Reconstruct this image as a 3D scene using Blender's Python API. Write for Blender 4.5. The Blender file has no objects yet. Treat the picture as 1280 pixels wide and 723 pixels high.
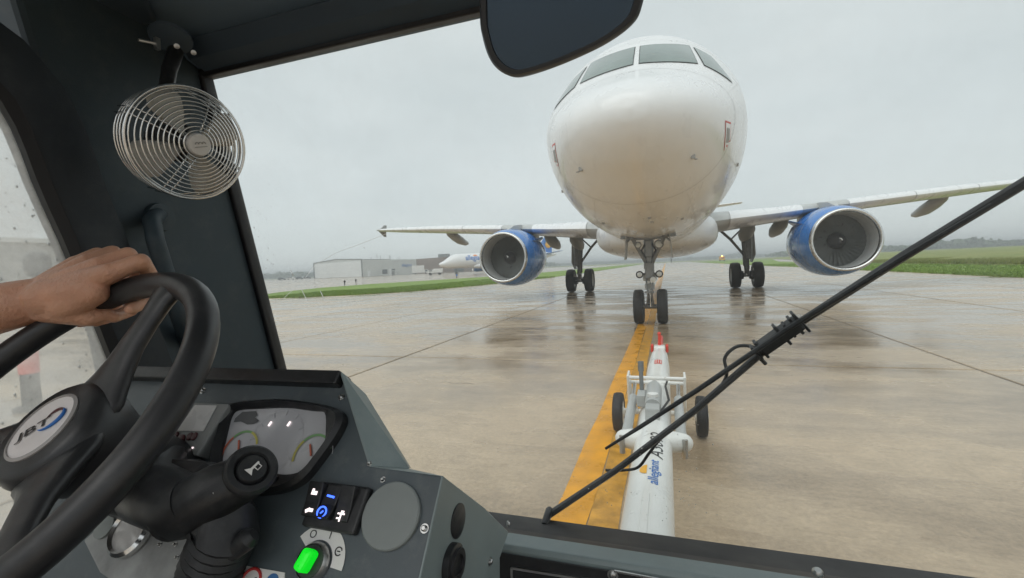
import bpy, bmesh, math, random
import numpy as np
from math import sin, cos, pi, radians, sqrt
from mathutils import Vector, Matrix
from mathutils.bvhtree import BVHTree
random.seed(7)
rng = np.random.default_rng(7)
scene = bpy.context.scene
col = scene.collection

# ------------------------------------------------------------------ camera
F_PX, YAW, PITCH, ROLL = 577.4577, .3237, -.0462, -.0441
CAM = np.array([.3512, -5.5957, 1.3753])
_F = np.array([-sin(YAW)*cos(PITCH), cos(YAW)*cos(PITCH), sin(PITCH)])
_R0 = np.array([cos(YAW), sin(YAW), 0.])
_U0 = np.cross(_R0, _F)
_R = _R0*cos(ROLL) + _U0*sin(ROLL)
_U = -_R0*sin(ROLL) + _U0*cos(ROLL)
cd = bpy.data.cameras.new('camera')
cam = bpy.data.objects.new('camera', cd)
col.objects.link(cam)
cam.matrix_world = Matrix(((_R[0], _U[0], -_F[0], CAM[0]), (_R[1], _U[1], -_F[1], CAM[1]),
                           (_R[2], _U[2], -_F[2], CAM[2]), (0, 0, 0, 1)))
cd.sensor_fit = 'HORIZONTAL'
cd.sensor_width = 36.0
cd.lens = 36.0*F_PX/1280
cd.clip_start = .02
cd.clip_end = 9000
scene.camera = cam

# ------------------------------------------------------------------ sky, sun, exposure
world = bpy.data.worlds.new('World')
scene.world = world
world.use_nodes = True
wn = world.node_tree
wn.nodes.clear()
SUN_EL, SUN_ROT = radians(58), radians(200)
sky = wn.nodes.new('ShaderNodeTexSky')
sky.sky_type = 'NISHITA'
sky.sun_disc = False
sky.sun_elevation = SUN_EL
sky.sun_rotation = SUN_ROT
tc = wn.nodes.new('ShaderNodeTexCoord')
mp = wn.nodes.new('ShaderNodeMapping')
mp.inputs['Scale'].default_value = (1.0, 1.0, 2.6)
nz = wn.nodes.new('ShaderNodeTexNoise')
nz.inputs['Scale'].default_value = 2.1
nz.inputs['Detail'].default_value = 5
nz.inputs['Roughness'].default_value = .5
rp = wn.nodes.new('ShaderNodeValToRGB')
rp.color_ramp.elements[0].position = .30
rp.color_ramp.elements[0].color = (6.35, 6.75, 6.85, 1)
rp.color_ramp.elements[1].position = .70
rp.color_ramp.elements[1].color = (7.45, 7.75, 7.8, 1)
mx = wn.nodes.new('ShaderNodeMix')
mx.data_type = 'RGBA'
mx.inputs[0].default_value = .93
bg = wn.nodes.new('ShaderNodeBackground')
bg.inputs['Strength'].default_value = .1
wo = wn.nodes.new('ShaderNodeOutputWorld')
L = wn.links.new
L(tc.outputs['Generated'], mp.inputs['Vector'])
L(mp.outputs['Vector'], nz.inputs['Vector'])
L(nz.outputs['Fac'], rp.inputs['Fac'])
L(sky.outputs['Color'], mx.inputs[6])
L(rp.outputs['Color'], mx.inputs[7])
L(mx.outputs[2], bg.inputs['Color'])
L(bg.outputs['Background'], wo.inputs['Surface'])
sl = bpy.data.lights.new('sun', 'SUN')
sl.energy = 1.25
sl.angle = radians(70)
sl.color = (1, .97, .93)
sun = bpy.data.objects.new('sun', sl)
col.objects.link(sun)
_sd = Vector((sin(SUN_ROT)*cos(SUN_EL), cos(SUN_ROT)*cos(SUN_EL), sin(SUN_EL)))
sun.rotation_euler = (-_sd).to_track_quat('-Z', 'Y').to_euler()
sun.location = (0, 0, 60)
scene.view_settings.view_transform = 'Standard'
scene.view_settings.look = 'None'
scene.view_settings.exposure = .13
scene.view_settings.gamma = 1.0
scene.view_settings.use_curve_mapping = False
scene.render.engine = 'CYCLES'
scene.cycles.use_denoising = True
scene.cycles.max_bounces = 7
scene.cycles.diffuse_bounces = 3
scene.cycles.glossy_bounces = 3
scene.cycles.transparent_max_bounces = 16
scene.cycles.volume_bounces = 0
scene.cycles.use_adaptive_sampling = True
scene.cycles.adaptive_threshold = .015
scene.cycles.caustics_reflective = False
scene.cycles.caustics_refractive = False

# ------------------------------------------------------------------ helpers
def A(*p): return np.array(p, float)
def nrm(v):
    v = np.asarray(v, float)
    return v/np.linalg.norm(v)
def ray(px, py): return _F + _R*(px-640)/F_PX - _U*(py-361.5)/F_PX
def on_plane(px, py, pt, n):
    d = ray(px, py)
    return CAM + d*(np.dot(n, pt-CAM)/np.dot(n, d))
def ground(px, py, h=0.): return on_plane(px, py, A(0, 0, h), A(0, 0, 1))
def at_v(px, py, v):
    d = ray(px, py)
    return CAM + d*(v/d[1])
def at_u(px, py, u):
    d = ray(px, py)
    return CAM + d*(u/d[0])
def cab(u, v, w): return CAM + A(u, v, w)

class MB:
    def __init__(s): s.v = []; s.f = []
    def add(s, vs, fs):
        o = len(s.v)
        s.v += [tuple(map(float, p)) for p in vs]
        s.f += [tuple(o+i for i in f) for f in fs]
        return s
    def box(s, c, size, R=None):
        c = np.asarray(c, float); h = np.asarray(size, float)/2
        vs = []
        for z in (-1, 1):
            for x, y in ((-1, -1), (1, -1), (1, 1), (-1, 1)):
                p = A(x, y, z)*h
                vs.append(c + (R @ p if R is not None else p))
        return s.add(vs, [(3, 2, 1, 0), (4, 5, 6, 7), (0, 1, 5, 4), (1, 2, 6, 5), (2, 3, 7, 6), (3, 0, 4, 7)])
    def bar(s, a, b, w, h, up=(0, 0, 1)):
        a = np.asarray(a, float); b = np.asarray(b, float)
        y = nrm(b-a); x = np.cross(y, up)
        if np.linalg.norm(x) < 1e-4: x = np.cross(y, A(1, 0, 0))
        x = nrm(x); z = np.cross(x, y)
        return s.box((a+b)/2, (w, np.linalg.norm(b-a), h), np.stack([x, y, z], 1))
    def tube(s, path, r, seg=12, closed=False, flat=None):
        P = [np.asarray(p, float) for p in path]; n = len(P)
        rs = r if hasattr(r, '__len__') else [r]*n
        t0 = nrm(P[1]-P[0])
        ref = A(0, 0, 1) if abs(t0[2]) < .9 else A(1, 0, 0)
        x = nrm(np.cross(t0, ref)); rings = []
        for i in range(n):
            if closed: t = nrm(P[(i+1) % n]-P[i-1])
            else: t = nrm(P[min(i+1, n-1)]-P[max(i-1, 0)])
            x = nrm(x - t*np.dot(x, t)); y = np.cross(t, x)
            ry = rs[i]*(flat if flat else 1)
            rings.append([P[i]+x*rs[i]*cos(2*pi*k/seg)+y*ry*sin(2*pi*k/seg) for k in range(seg)])
        return s.loft(rings, closed_path=closed)
    def loft(s, rings, closed_path=False, caps=True, closed_ring=True):
        n = len(rings); m = len(rings[0]); vs = [p for r in rings for p in r]; fs = []
        for i in range(n if closed_path else n-1):
            j = (i+1) % n
            for k in range(m if closed_ring else m-1):
                l = (k+1) % m
                fs.append((i*m+k, i*m+l, j*m+l, j*m+k))
        if caps and not closed_path and closed_ring:
            fs.append(tuple(range(m-1, -1, -1)))
            fs.append(tuple((n-1)*m+k for k in range(m)))
        return s.add(vs, fs)
    def lathe(s, prof, o, axis, seg=24, caps=True, ref=None):
        ax = nrm(axis); o = np.asarray(o, float)
        if ref is None: ref = A(0, 0, 1) if abs(ax[2]) < .9 else A(1, 0, 0)
        x = nrm(np.cross(ax, ref)); y = np.cross(ax, x)
        rings = [[o+ax*h+(x*cos(2*pi*k/seg)+y*sin(2*pi*k/seg))*r for k in range(seg)] for r, h in prof]
        return s.loft(rings, caps=caps)
    def prism(s, poly, vec):
        vec = np.asarray(vec, float); a = [np.asarray(p, float) for p in poly]; n = len(a)
        fs = [tuple(range(n)), tuple(range(2*n-1, n-1, -1))]
        for i in range(n):
            j = (i+1) % n
            fs.append((j, i, n+i, n+j))
        return s.add(a+[p+vec for p in a], fs)
    def ball(s, c, r, sc=(1, 1, 1), seg=12, rings=8):
        c = np.asarray(c, float)
        rs = []
        for i in range(rings+1):
            t = pi*i/rings
            rr = max(sin(t), 1e-3)
            rs.append([c+A(rr*cos(2*pi*k/seg)*sc[0], rr*sin(2*pi*k/seg)*sc[1], -cos(t)*sc[2])*r for k in range(seg)])
        return s.loft(rs)
    def grid(s, G):
        n = len(G); m = len(G[0])
        return s.add([p for r in G for p in r], [(i*m+k, i*m+k+1, (i+1)*m+k+1, (i+1)*m+k) for i in range(n-1) for k in range(m-1)])

def root_of(o):
    while o.parent: o = o.parent
    return o
def link(name, me, mat, parent):
    o = bpy.data.objects.new(name, me)
    if mat is not None and not me.materials: me.materials.append(mat)
    col.objects.link(o)
    if parent is not None: o.parent = parent
    return o
def obj(name, mb, mat, parent=None, smooth=35, bevel=0, origin=None, fix=True):
    """one mesh object from world coordinates, parented below its thing"""
    off = np.zeros(3)
    if parent is not None: off = np.array(root_of(parent).location)
    elif origin is not None: off = np.asarray(origin, float)
    me = bpy.data.meshes.new(name)
    me.from_pydata([(p[0]-off[0], p[1]-off[1], p[2]-off[2]) for p in mb.v], [], mb.f)
    if fix:
        bm = bmesh.new(); bm.from_mesh(me)
        bmesh.ops.remove_doubles(bm, verts=bm.verts, dist=1e-6)
        bmesh.ops.recalc_face_normals(bm, faces=bm.faces)
        bm.to_mesh(me); bm.free()
    if smooth:
        for p in me.polygons: p.use_smooth = True
        if smooth < 180: me.set_sharp_from_angle(angle=radians(smooth))
    o = link(name, me, mat, parent)
    if parent is None and origin is not None: o.location = off
    if bevel:
        b = o.modifiers.new('bevel', 'BEVEL'); b.width = bevel; b.segments = 2; b.limit_method = 'ANGLE'; b.angle_limit = radians(40)
    return o
def tag(o, label=None, cat=None, group=None, kind=None):
    if label: o['label'] = label
    if cat: o['category'] = cat
    if group: o['group'] = group
    if kind: o['kind'] = kind
    return o
def thing(name, loc, label, cat, group=None):
    o = bpy.data.objects.new(name, None)
    o.empty_display_size = .2
    o.location = tuple(map(float, loc))
    col.objects.link(o)
    return tag(o, label, cat, group)
def text_polys(txt, size=1., shear=0., bold=0., spacing=1.):
    """flat triangulated lettering: 2D verts and faces, left-aligned, centred on its own height"""
    cu = bpy.data.curves.new('t', 'FONT')
    cu.body = txt; cu.size = size; cu.shear = shear; cu.offset = bold; cu.space_character = spacing
    cu.resolution_u = 4
    o = bpy.data.objects.new('t', cu)
    col.objects.link(o)
    bpy.context.view_layer.update()
    me = bpy.data.meshes.new_from_object(o.evaluated_get(bpy.context.evaluated_depsgraph_get()))
    v = np.array([tuple(p.co)[:2] for p in me.vertices]); f = [tuple(p.vertices) for p in me.polygons]
    bpy.data.objects.remove(o); bpy.data.curves.remove(cu); bpy.data.meshes.remove(me)
    return v, f
def fine_text(txt, maxlen, **k):
    """lettering cut into short edges so that it can follow a curved skin"""
    v, f = text_polys(txt, **k)
    bm = bmesh.new()
    vs = [bm.verts.new((p[0], p[1], 0)) for p in v]
    for q in f:
        try: bm.faces.new([vs[i] for i in q])
        except ValueError: pass
    bmesh.ops.triangulate(bm, faces=bm.faces)
    for _ in range(4):
        es = [e for e in bm.edges if e.calc_length() > maxlen]
        if not es: break
        bmesh.ops.subdivide_edges(bm, edges=es, cuts=1); bmesh.ops.triangulate(bm, faces=bm.faces)
    bm.verts.index_update()
    out = np.array([tuple(p.co)[:2] for p in bm.verts]), [tuple(p.index for p in q.verts) for q in bm.faces]
    bm.free(); return out
def text_on(txt, o, x, y, width=None, height=None, **k):
    """lettering in the plane o + a*x + b*y; o = centre"""
    v, f = text_polys(txt, **k)
    lo, hi = v.min(0), v.max(0)
    c = (lo+hi)/2; sx = (width/(hi-lo)[0]) if width else 1.; sy = (height/(hi-lo)[1]) if height else sx
    if not width: sx = sy
    m = MB(); x = nrm(x); y = nrm(y)
    return m.add([np.asarray(o)+x*(p[0]-c[0])*sx+y*(p[1]-c[1])*sy for p in v], f)
def round_outline(pts, n=4):
    """closed smooth curve through outline points"""
    P = [np.asarray(p, float) for p in pts]; N = len(P); out = []
    for i in range(N):
        a, b, c, d = P[i-1], P[i], P[(i+1) % N], P[(i+2) % N]
        for k in range(n):
            t = k/n; out.append(.5*((2*b)+(-a+c)*t+(2*a-5*b+4*c-d)*t*t+(-a+3*b-3*c+d)*t**3))
    return out
def interp(xs, ys, t):
    """monotone cubic"""
    xs = np.asarray(xs, float); ys = np.asarray(ys, float)
    h = np.diff(xs); d = np.diff(ys)/h
    m = np.zeros(len(xs)); m[0] = d[0]; m[-1] = d[-1]
    for i in range(1, len(xs)-1):
        m[i] = 0 if d[i-1]*d[i] <= 0 else 2*d[i-1]*d[i]/(d[i-1]+d[i])
    t = np.clip(t, xs[0], xs[-1]); i = np.clip(np.searchsorted(xs, t)-1, 0, len(xs)-2)
    u = (t-xs[i])/h[i]
    return (2*u**3-3*u**2+1)*ys[i]+(u**3-2*u**2+u)*h[i]*m[i]+(-2*u**3+3*u**2)*ys[i+1]+(u**3-u**2)*h[i]*m[i+1]

# ------------------------------------------------------------------ materials
def srgb(r, g, b):
    return tuple((c/255/12.92 if c/255 <= .04045 else ((c/255+.055)/1.055)**2.4) for c in (r, g, b))
def new_mat(name):
    m = bpy.data.materials.new(name); m.use_nodes = True
    nt = m.node_tree
    return m, nt, nt.nodes['Principled BSDF'], nt.links.new
def noise(nt, scale, detail=4, rough=.55, vec=None, mapscale=None, coord='Object'):
    n = nt.nodes.new('ShaderNodeTexNoise')
    n.inputs['Scale'].default_value = scale; n.inputs['Detail'].default_value = detail; n.inputs['Roughness'].default_value = rough
    t = nt.nodes.new('ShaderNodeTexCoord')
    src = t.outputs[coord]
    if mapscale:
        mp = nt.nodes.new('ShaderNodeMapping'); mp.inputs['Scale'].default_value = mapscale
        nt.links.new(src, mp.inputs['Vector']); src = mp.outputs['Vector']
    nt.links.new(src, n.inputs['Vector'])
    return n
def ramp(nt, src, p0, c0, p1, c1):
    r = nt.nodes.new('ShaderNodeValToRGB')
    e = r.color_ramp.elements
    e[0].position = p0; e[1].position = p1
    e[0].color = (*c0, 1) if hasattr(c0, '__len__') else (c0, c0, c0, 1)
    e[1].color = (*c1, 1) if hasattr(c1, '__len__') else (c1, c1, c1, 1)
    nt.links.new(src, r.inputs['Fac'])
    return r
def M(name, c, rough=.5, metal=0., var=.12, scale=6., bump=0., bscale=150., spec=.5, coat=0., rvar=.1, emit=None, estr=0, sss=0., dust=None, stretch=None):
    m, nt, b, L = new_mat(name)
    c = np.array(c)
    n = noise(nt, scale, mapscale=stretch)
    r = ramp(nt, n.outputs['Fac'], .3, tuple(np.clip(c*(1-var), 0, 1)), .7, tuple(np.clip(c*(1+var), 0, 1)))
    csrc = r.outputs['Color']
    if dust:                                             # worn, dusty or chipped patches: colour, amount, noise scale, threshold
        dc, da, ds, d0, d1 = dust
        nd = noise(nt, ds, 9, .72); rd = ramp(nt, nd.outputs['Fac'], d0, 0., d1, da)
        mx_ = nt.nodes.new('ShaderNodeMix'); mx_.data_type = 'RGBA'; mx_.inputs[7].default_value = (*dc, 1)
        L(rd.outputs[0], mx_.inputs[0]); L(csrc, mx_.inputs[6]); csrc = mx_.outputs[2]
    L(csrc, b.inputs['Base Color'])
    r2 = ramp(nt, n.outputs['Fac'], .3, max(rough-rvar, .02), .7, min(rough+rvar, 1))
    L(r2.outputs['Color'], b.inputs['Roughness'])
    b.inputs['Metallic'].default_value = metal
    b.inputs['Specular IOR Level'].default_value = spec
    b.inputs['Coat Weight'].default_value = coat
    b.inputs['Coat Roughness'].default_value = .08
    if sss:
        b.inputs['Subsurface Weight'].default_value = sss
        b.inputs['Subsurface Radius'].default_value = (.01, .004, .002)
    if emit:
        b.inputs['Emission Color'].default_value = (*emit, 1); b.inputs['Emission Strength'].default_value = estr
    if bump:
        nb = noise(nt, bscale, 3)
        bp = nt.nodes.new('ShaderNodeBump'); bp.inputs['Strength'].default_value = bump; bp.inputs['Distance'].default_value = .002
        L(nb.outputs['Fac'], bp.inputs['Height']); L(bp.outputs['Normal'], b.inputs['Normal'])
    return m
def M_pane(name, tint=(.96, .98, .97), refl=.06, film=(.012, .042), fscale=9.):
    m = bpy.data.materials.new(name); m.use_nodes = True
    nt = m.node_tree; nt.nodes.clear(); L = nt.links.new
    t = nt.nodes.new('ShaderNodeBsdfTransparent'); t.inputs['Color'].default_value = (*tint, 1)
    g = nt.nodes.new('ShaderNodeBsdfGlossy'); g.inputs['Roughness'].default_value = .02
    lw = nt.nodes.new('ShaderNodeLayerWeight'); lw.inputs['Blend'].default_value = .12
    mu = nt.nodes.new('ShaderNodeMath'); mu.operation = 'MULTIPLY'; mu.inputs[1].default_value = refl*6
    mxx = nt.nodes.new('ShaderNodeMixShader'); o = nt.nodes.new('ShaderNodeOutputMaterial')
    L(lw.outputs['Fresnel'], mu.inputs[0]); L(mu.outputs[0], mxx.inputs[0])
    # thin film of road dirt and water on the pane
    tr = nt.nodes.new('ShaderNodeBsdfTranslucent'); tr.inputs['Color'].default_value = (.9, .92, .92, 1)
    nz_ = noise(nt, fscale, 6, .65); rf = ramp(nt, nz_.outputs['Fac'], .35, film[0], .7, film[1])
    mf = nt.nodes.new('ShaderNodeMixShader')
    L(rf.outputs[0], mf.inputs[0]); L(t.outputs[0], mf.inputs[1]); L(tr.outputs[0], mf.inputs[2])
    L(mf.outputs[0], mxx.inputs[1]); L(g.outputs[0], mxx.inputs[2]); L(mxx.outputs[0], o.inputs['Surface'])
    return m
def M_drop(name):
    m, nt, b, L = new_mat(name)
    b.inputs['Base Color'].default_value = (1, 1, 1, 1); b.inputs['Roughness'].default_value = .02
    b.inputs['Transmission Weight'].default_value = 1.; b.inputs['IOR'].default_value = 1.33
    return m
def M_milky(name):  # white translucent body imitates clear drops catching the sky's light
    m = bpy.data.materials.new(name); m.use_nodes = True
    nt = m.node_tree; nt.nodes.clear(); L = nt.links.new
    a = nt.nodes.new('ShaderNodeBsdfTranslucent'); a.inputs['Color'].default_value = (.95, .95, .93, 1)
    b = nt.nodes.new('ShaderNodeBsdfGlossy'); b.inputs['Roughness'].default_value = .1
    n = noise(nt, 300.); r = ramp(nt, n.outputs['Fac'], .3, .15, .7, .35)
    x = nt.nodes.new('ShaderNodeMixShader'); o = nt.nodes.new('ShaderNodeOutputMaterial')
    L(r.outputs[0], x.inputs[0]); L(a.outputs[0], x.inputs[1]); L(b.outputs[0], x.inputs[2]); L(x.outputs[0], o.inputs['Surface'])
    return m
def M_concrete(name, base, dark, slab=True):
    m, nt, b, L = new_mat(name)
    n1 = noise(nt, .35, 6, .6, coord='Object'); n2 = noise(nt, 5., 6, .65); n3 = noise(nt, .9, 5, .6, mapscale=(.28, 1.5, 1))
    geo = nt.nodes.new('ShaderNodeNewGeometry')
    for n in (n1, n2):
        L(geo.outputs['Position'], n.inputs['Vector'])
    mp3 = nt.nodes.new('ShaderNodeMapping'); mp3.inputs['Scale'].default_value = (.42, 1.0, 1)
    L(geo.outputs['Position'], mp3.inputs['Vector']); L(mp3.outputs[0], n3.inputs['Vector'])
    r1 = ramp(nt, n1.outputs['Fac'], .3, dark, .72, base)
    mxx = nt.nodes.new('ShaderNodeMix'); mxx.data_type = 'RGBA'; mxx.blend_type = 'OVERLAY'; mxx.inputs[0].default_value = .35
    r2 = ramp(nt, n2.outputs['Fac'], .25, .3, .75, .7)
    L(r1.outputs[0], mxx.inputs[6]); L(r2.outputs[0], mxx.inputs[7])
    # fine speckle, transverse tining streaks and scattered stains
    n5 = noise(nt, 32., 6, .8); n6 = noise(nt, 9., 5, .7); n7 = noise(nt, 1.6, 7, .75)
    mp6 = nt.nodes.new('ShaderNodeMapping'); mp6.inputs['Scale'].default_value = (.10, 1.9, 1)
    L(geo.outputs['Position'], n5.inputs['Vector']); L(geo.outputs['Position'], mp6.inputs['Vector']); L(mp6.outputs[0], n6.inputs['Vector']); L(geo.outputs['Position'], n7.inputs['Vector'])
    def mul(a, ramp_node):
        q = nt.nodes.new('ShaderNodeMix'); q.data_type = 'RGBA'; q.blend_type = 'MULTIPLY'; q.inputs[0].default_value = 1
        L(a, q.inputs[6]); L(ramp_node.outputs[0], q.inputs[7]); return q.outputs[2]
    csrc = mul(mxx.outputs[2], ramp(nt, n5.outputs['Fac'], .28, .70, .62, 1.08))
    csrc = mul(csrc, ramp(nt, n6.outputs['Fac'], .32, .93, .62, 1.02))
    csrc = mul(csrc, ramp(nt, n7.outputs['Fac'], .26, (.55, .47, .40), .36, (1., 1., 1.)))
    wet = ramp(nt, n3.outputs['Fac'], .43, 0., .60, 1.)
    # standing water darkens the concrete and smooths it
    dk = nt.nodes.new('ShaderNodeMix'); dk.data_type = 'RGBA'; dk.blend_type = 'MULTIPLY'
    dk.inputs[7].default_value = (.66, .64, .61, 1)
    L(wet.outputs[0], dk.inputs[0]); L(csrc, dk.inputs[6])
    if slab:
        oi = nt.nodes.new('ShaderNodeObjectInfo')
        rr = ramp(nt, oi.outputs['Random'], 0, .88, 1, 1.08)
        mm = nt.nodes.new('ShaderNodeMix'); mm.data_type = 'RGBA'; mm.blend_type = 'MULTIPLY'; mm.inputs[0].default_value = 1
        L(dk.outputs[2], mm.inputs[6]); L(rr.outputs[0], mm.inputs[7]); L(mm.outputs[2], b.inputs['Base Color'])
    else: L(dk.outputs[2], b.inputs['Base Color'])
    rg = ramp(nt, wet.outputs[0], 0, .30, 1, .07)
    L(rg.outputs[0], b.inputs['Roughness'])
    b.inputs['Specular IOR Level'].default_value = .5
    bp = nt.nodes.new('ShaderNodeBump'); bp.inputs['Strength'].default_value = .35; bp.inputs['Distance'].default_value = .004
    n4 = noise(nt, 22., 5, .6)
    mp4 = nt.nodes.new('ShaderNodeMapping'); mp4.inputs['Scale'].default_value = (.7, 1.3, 1)
    L(geo.outputs['Position'], mp4.inputs['Vector']); L(mp4.outputs[0], n4.inputs['Vector'])
    L(n4.outputs['Fac'], bp.inputs['Height']); L(bp.outputs['Normal'], b.inputs['Normal'])
    return m
def M_grass(name, c0, c1, c2, brown=.0):
    m, nt, b, L = new_mat(name)
    geo = nt.nodes.new('ShaderNodeNewGeometry')
    n1 = noise(nt, .22, 5, .6); n2 = noise(nt, 7., 5, .7)
    for n in (n1, n2): L(geo.outputs['Position'], n.inputs['Vector'])
    r1 = ramp(nt, n1.outputs['Fac'], .35, c0, .68, c1)
    mxx = nt.nodes.new('ShaderNodeMix'); mxx.data_type = 'RGBA'
    r2 = ramp(nt, n2.outputs['Fac'], .45, 0, .7, .55)
    mxx.inputs[7].default_value = (*c2, 1)
    L(r2.outputs[0], mxx.inputs[0]); L(r1.outputs[0], mxx.inputs[6]); L(mxx.outputs[2], b.inputs['Base Color'])
    b.inputs['Roughness'].default_value = .7; b.inputs['Specular IOR Level'].default_value = .25
    bp = nt.nodes.new('ShaderNodeBump'); bp.inputs['Strength'].default_value = .7; bp.inputs['Distance'].default_value = .05
    L(n2.outputs['Fac'], bp.inputs['Height']); L(bp.outputs['Normal'], b.inputs['Normal'])
    return m
def M_corrug(name, c, axis_scale=3.0, rough=.5):
    m = M(name, c, rough, var=.06, scale=.15)
    nt = m.node_tree; L = nt.links.new; b = nt.nodes['Principled BSDF']
    t = nt.nodes.new('ShaderNodeTexCoord'); w = nt.nodes.new('ShaderNodeTexWave'); w.inputs['Scale'].default_value = axis_scale
    w.bands_direction = 'DIAGONAL'
    mp = nt.nodes.new('ShaderNodeMapping'); mp.inputs['Scale'].default_value = (1, 1, 0)
    L(t.outputs['Object'], mp.inputs[0]); L(mp.outputs[0], w.inputs[0])
    bp = nt.nodes.new('ShaderNodeBump'); bp.inputs['Strength'].default_value = .5; bp.inputs['Distance'].default_value = .05
    L(w.outputs['Fac'], bp.inputs['Height']); L(bp.outputs[0], b.inputs['Normal'])
    return m

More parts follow.
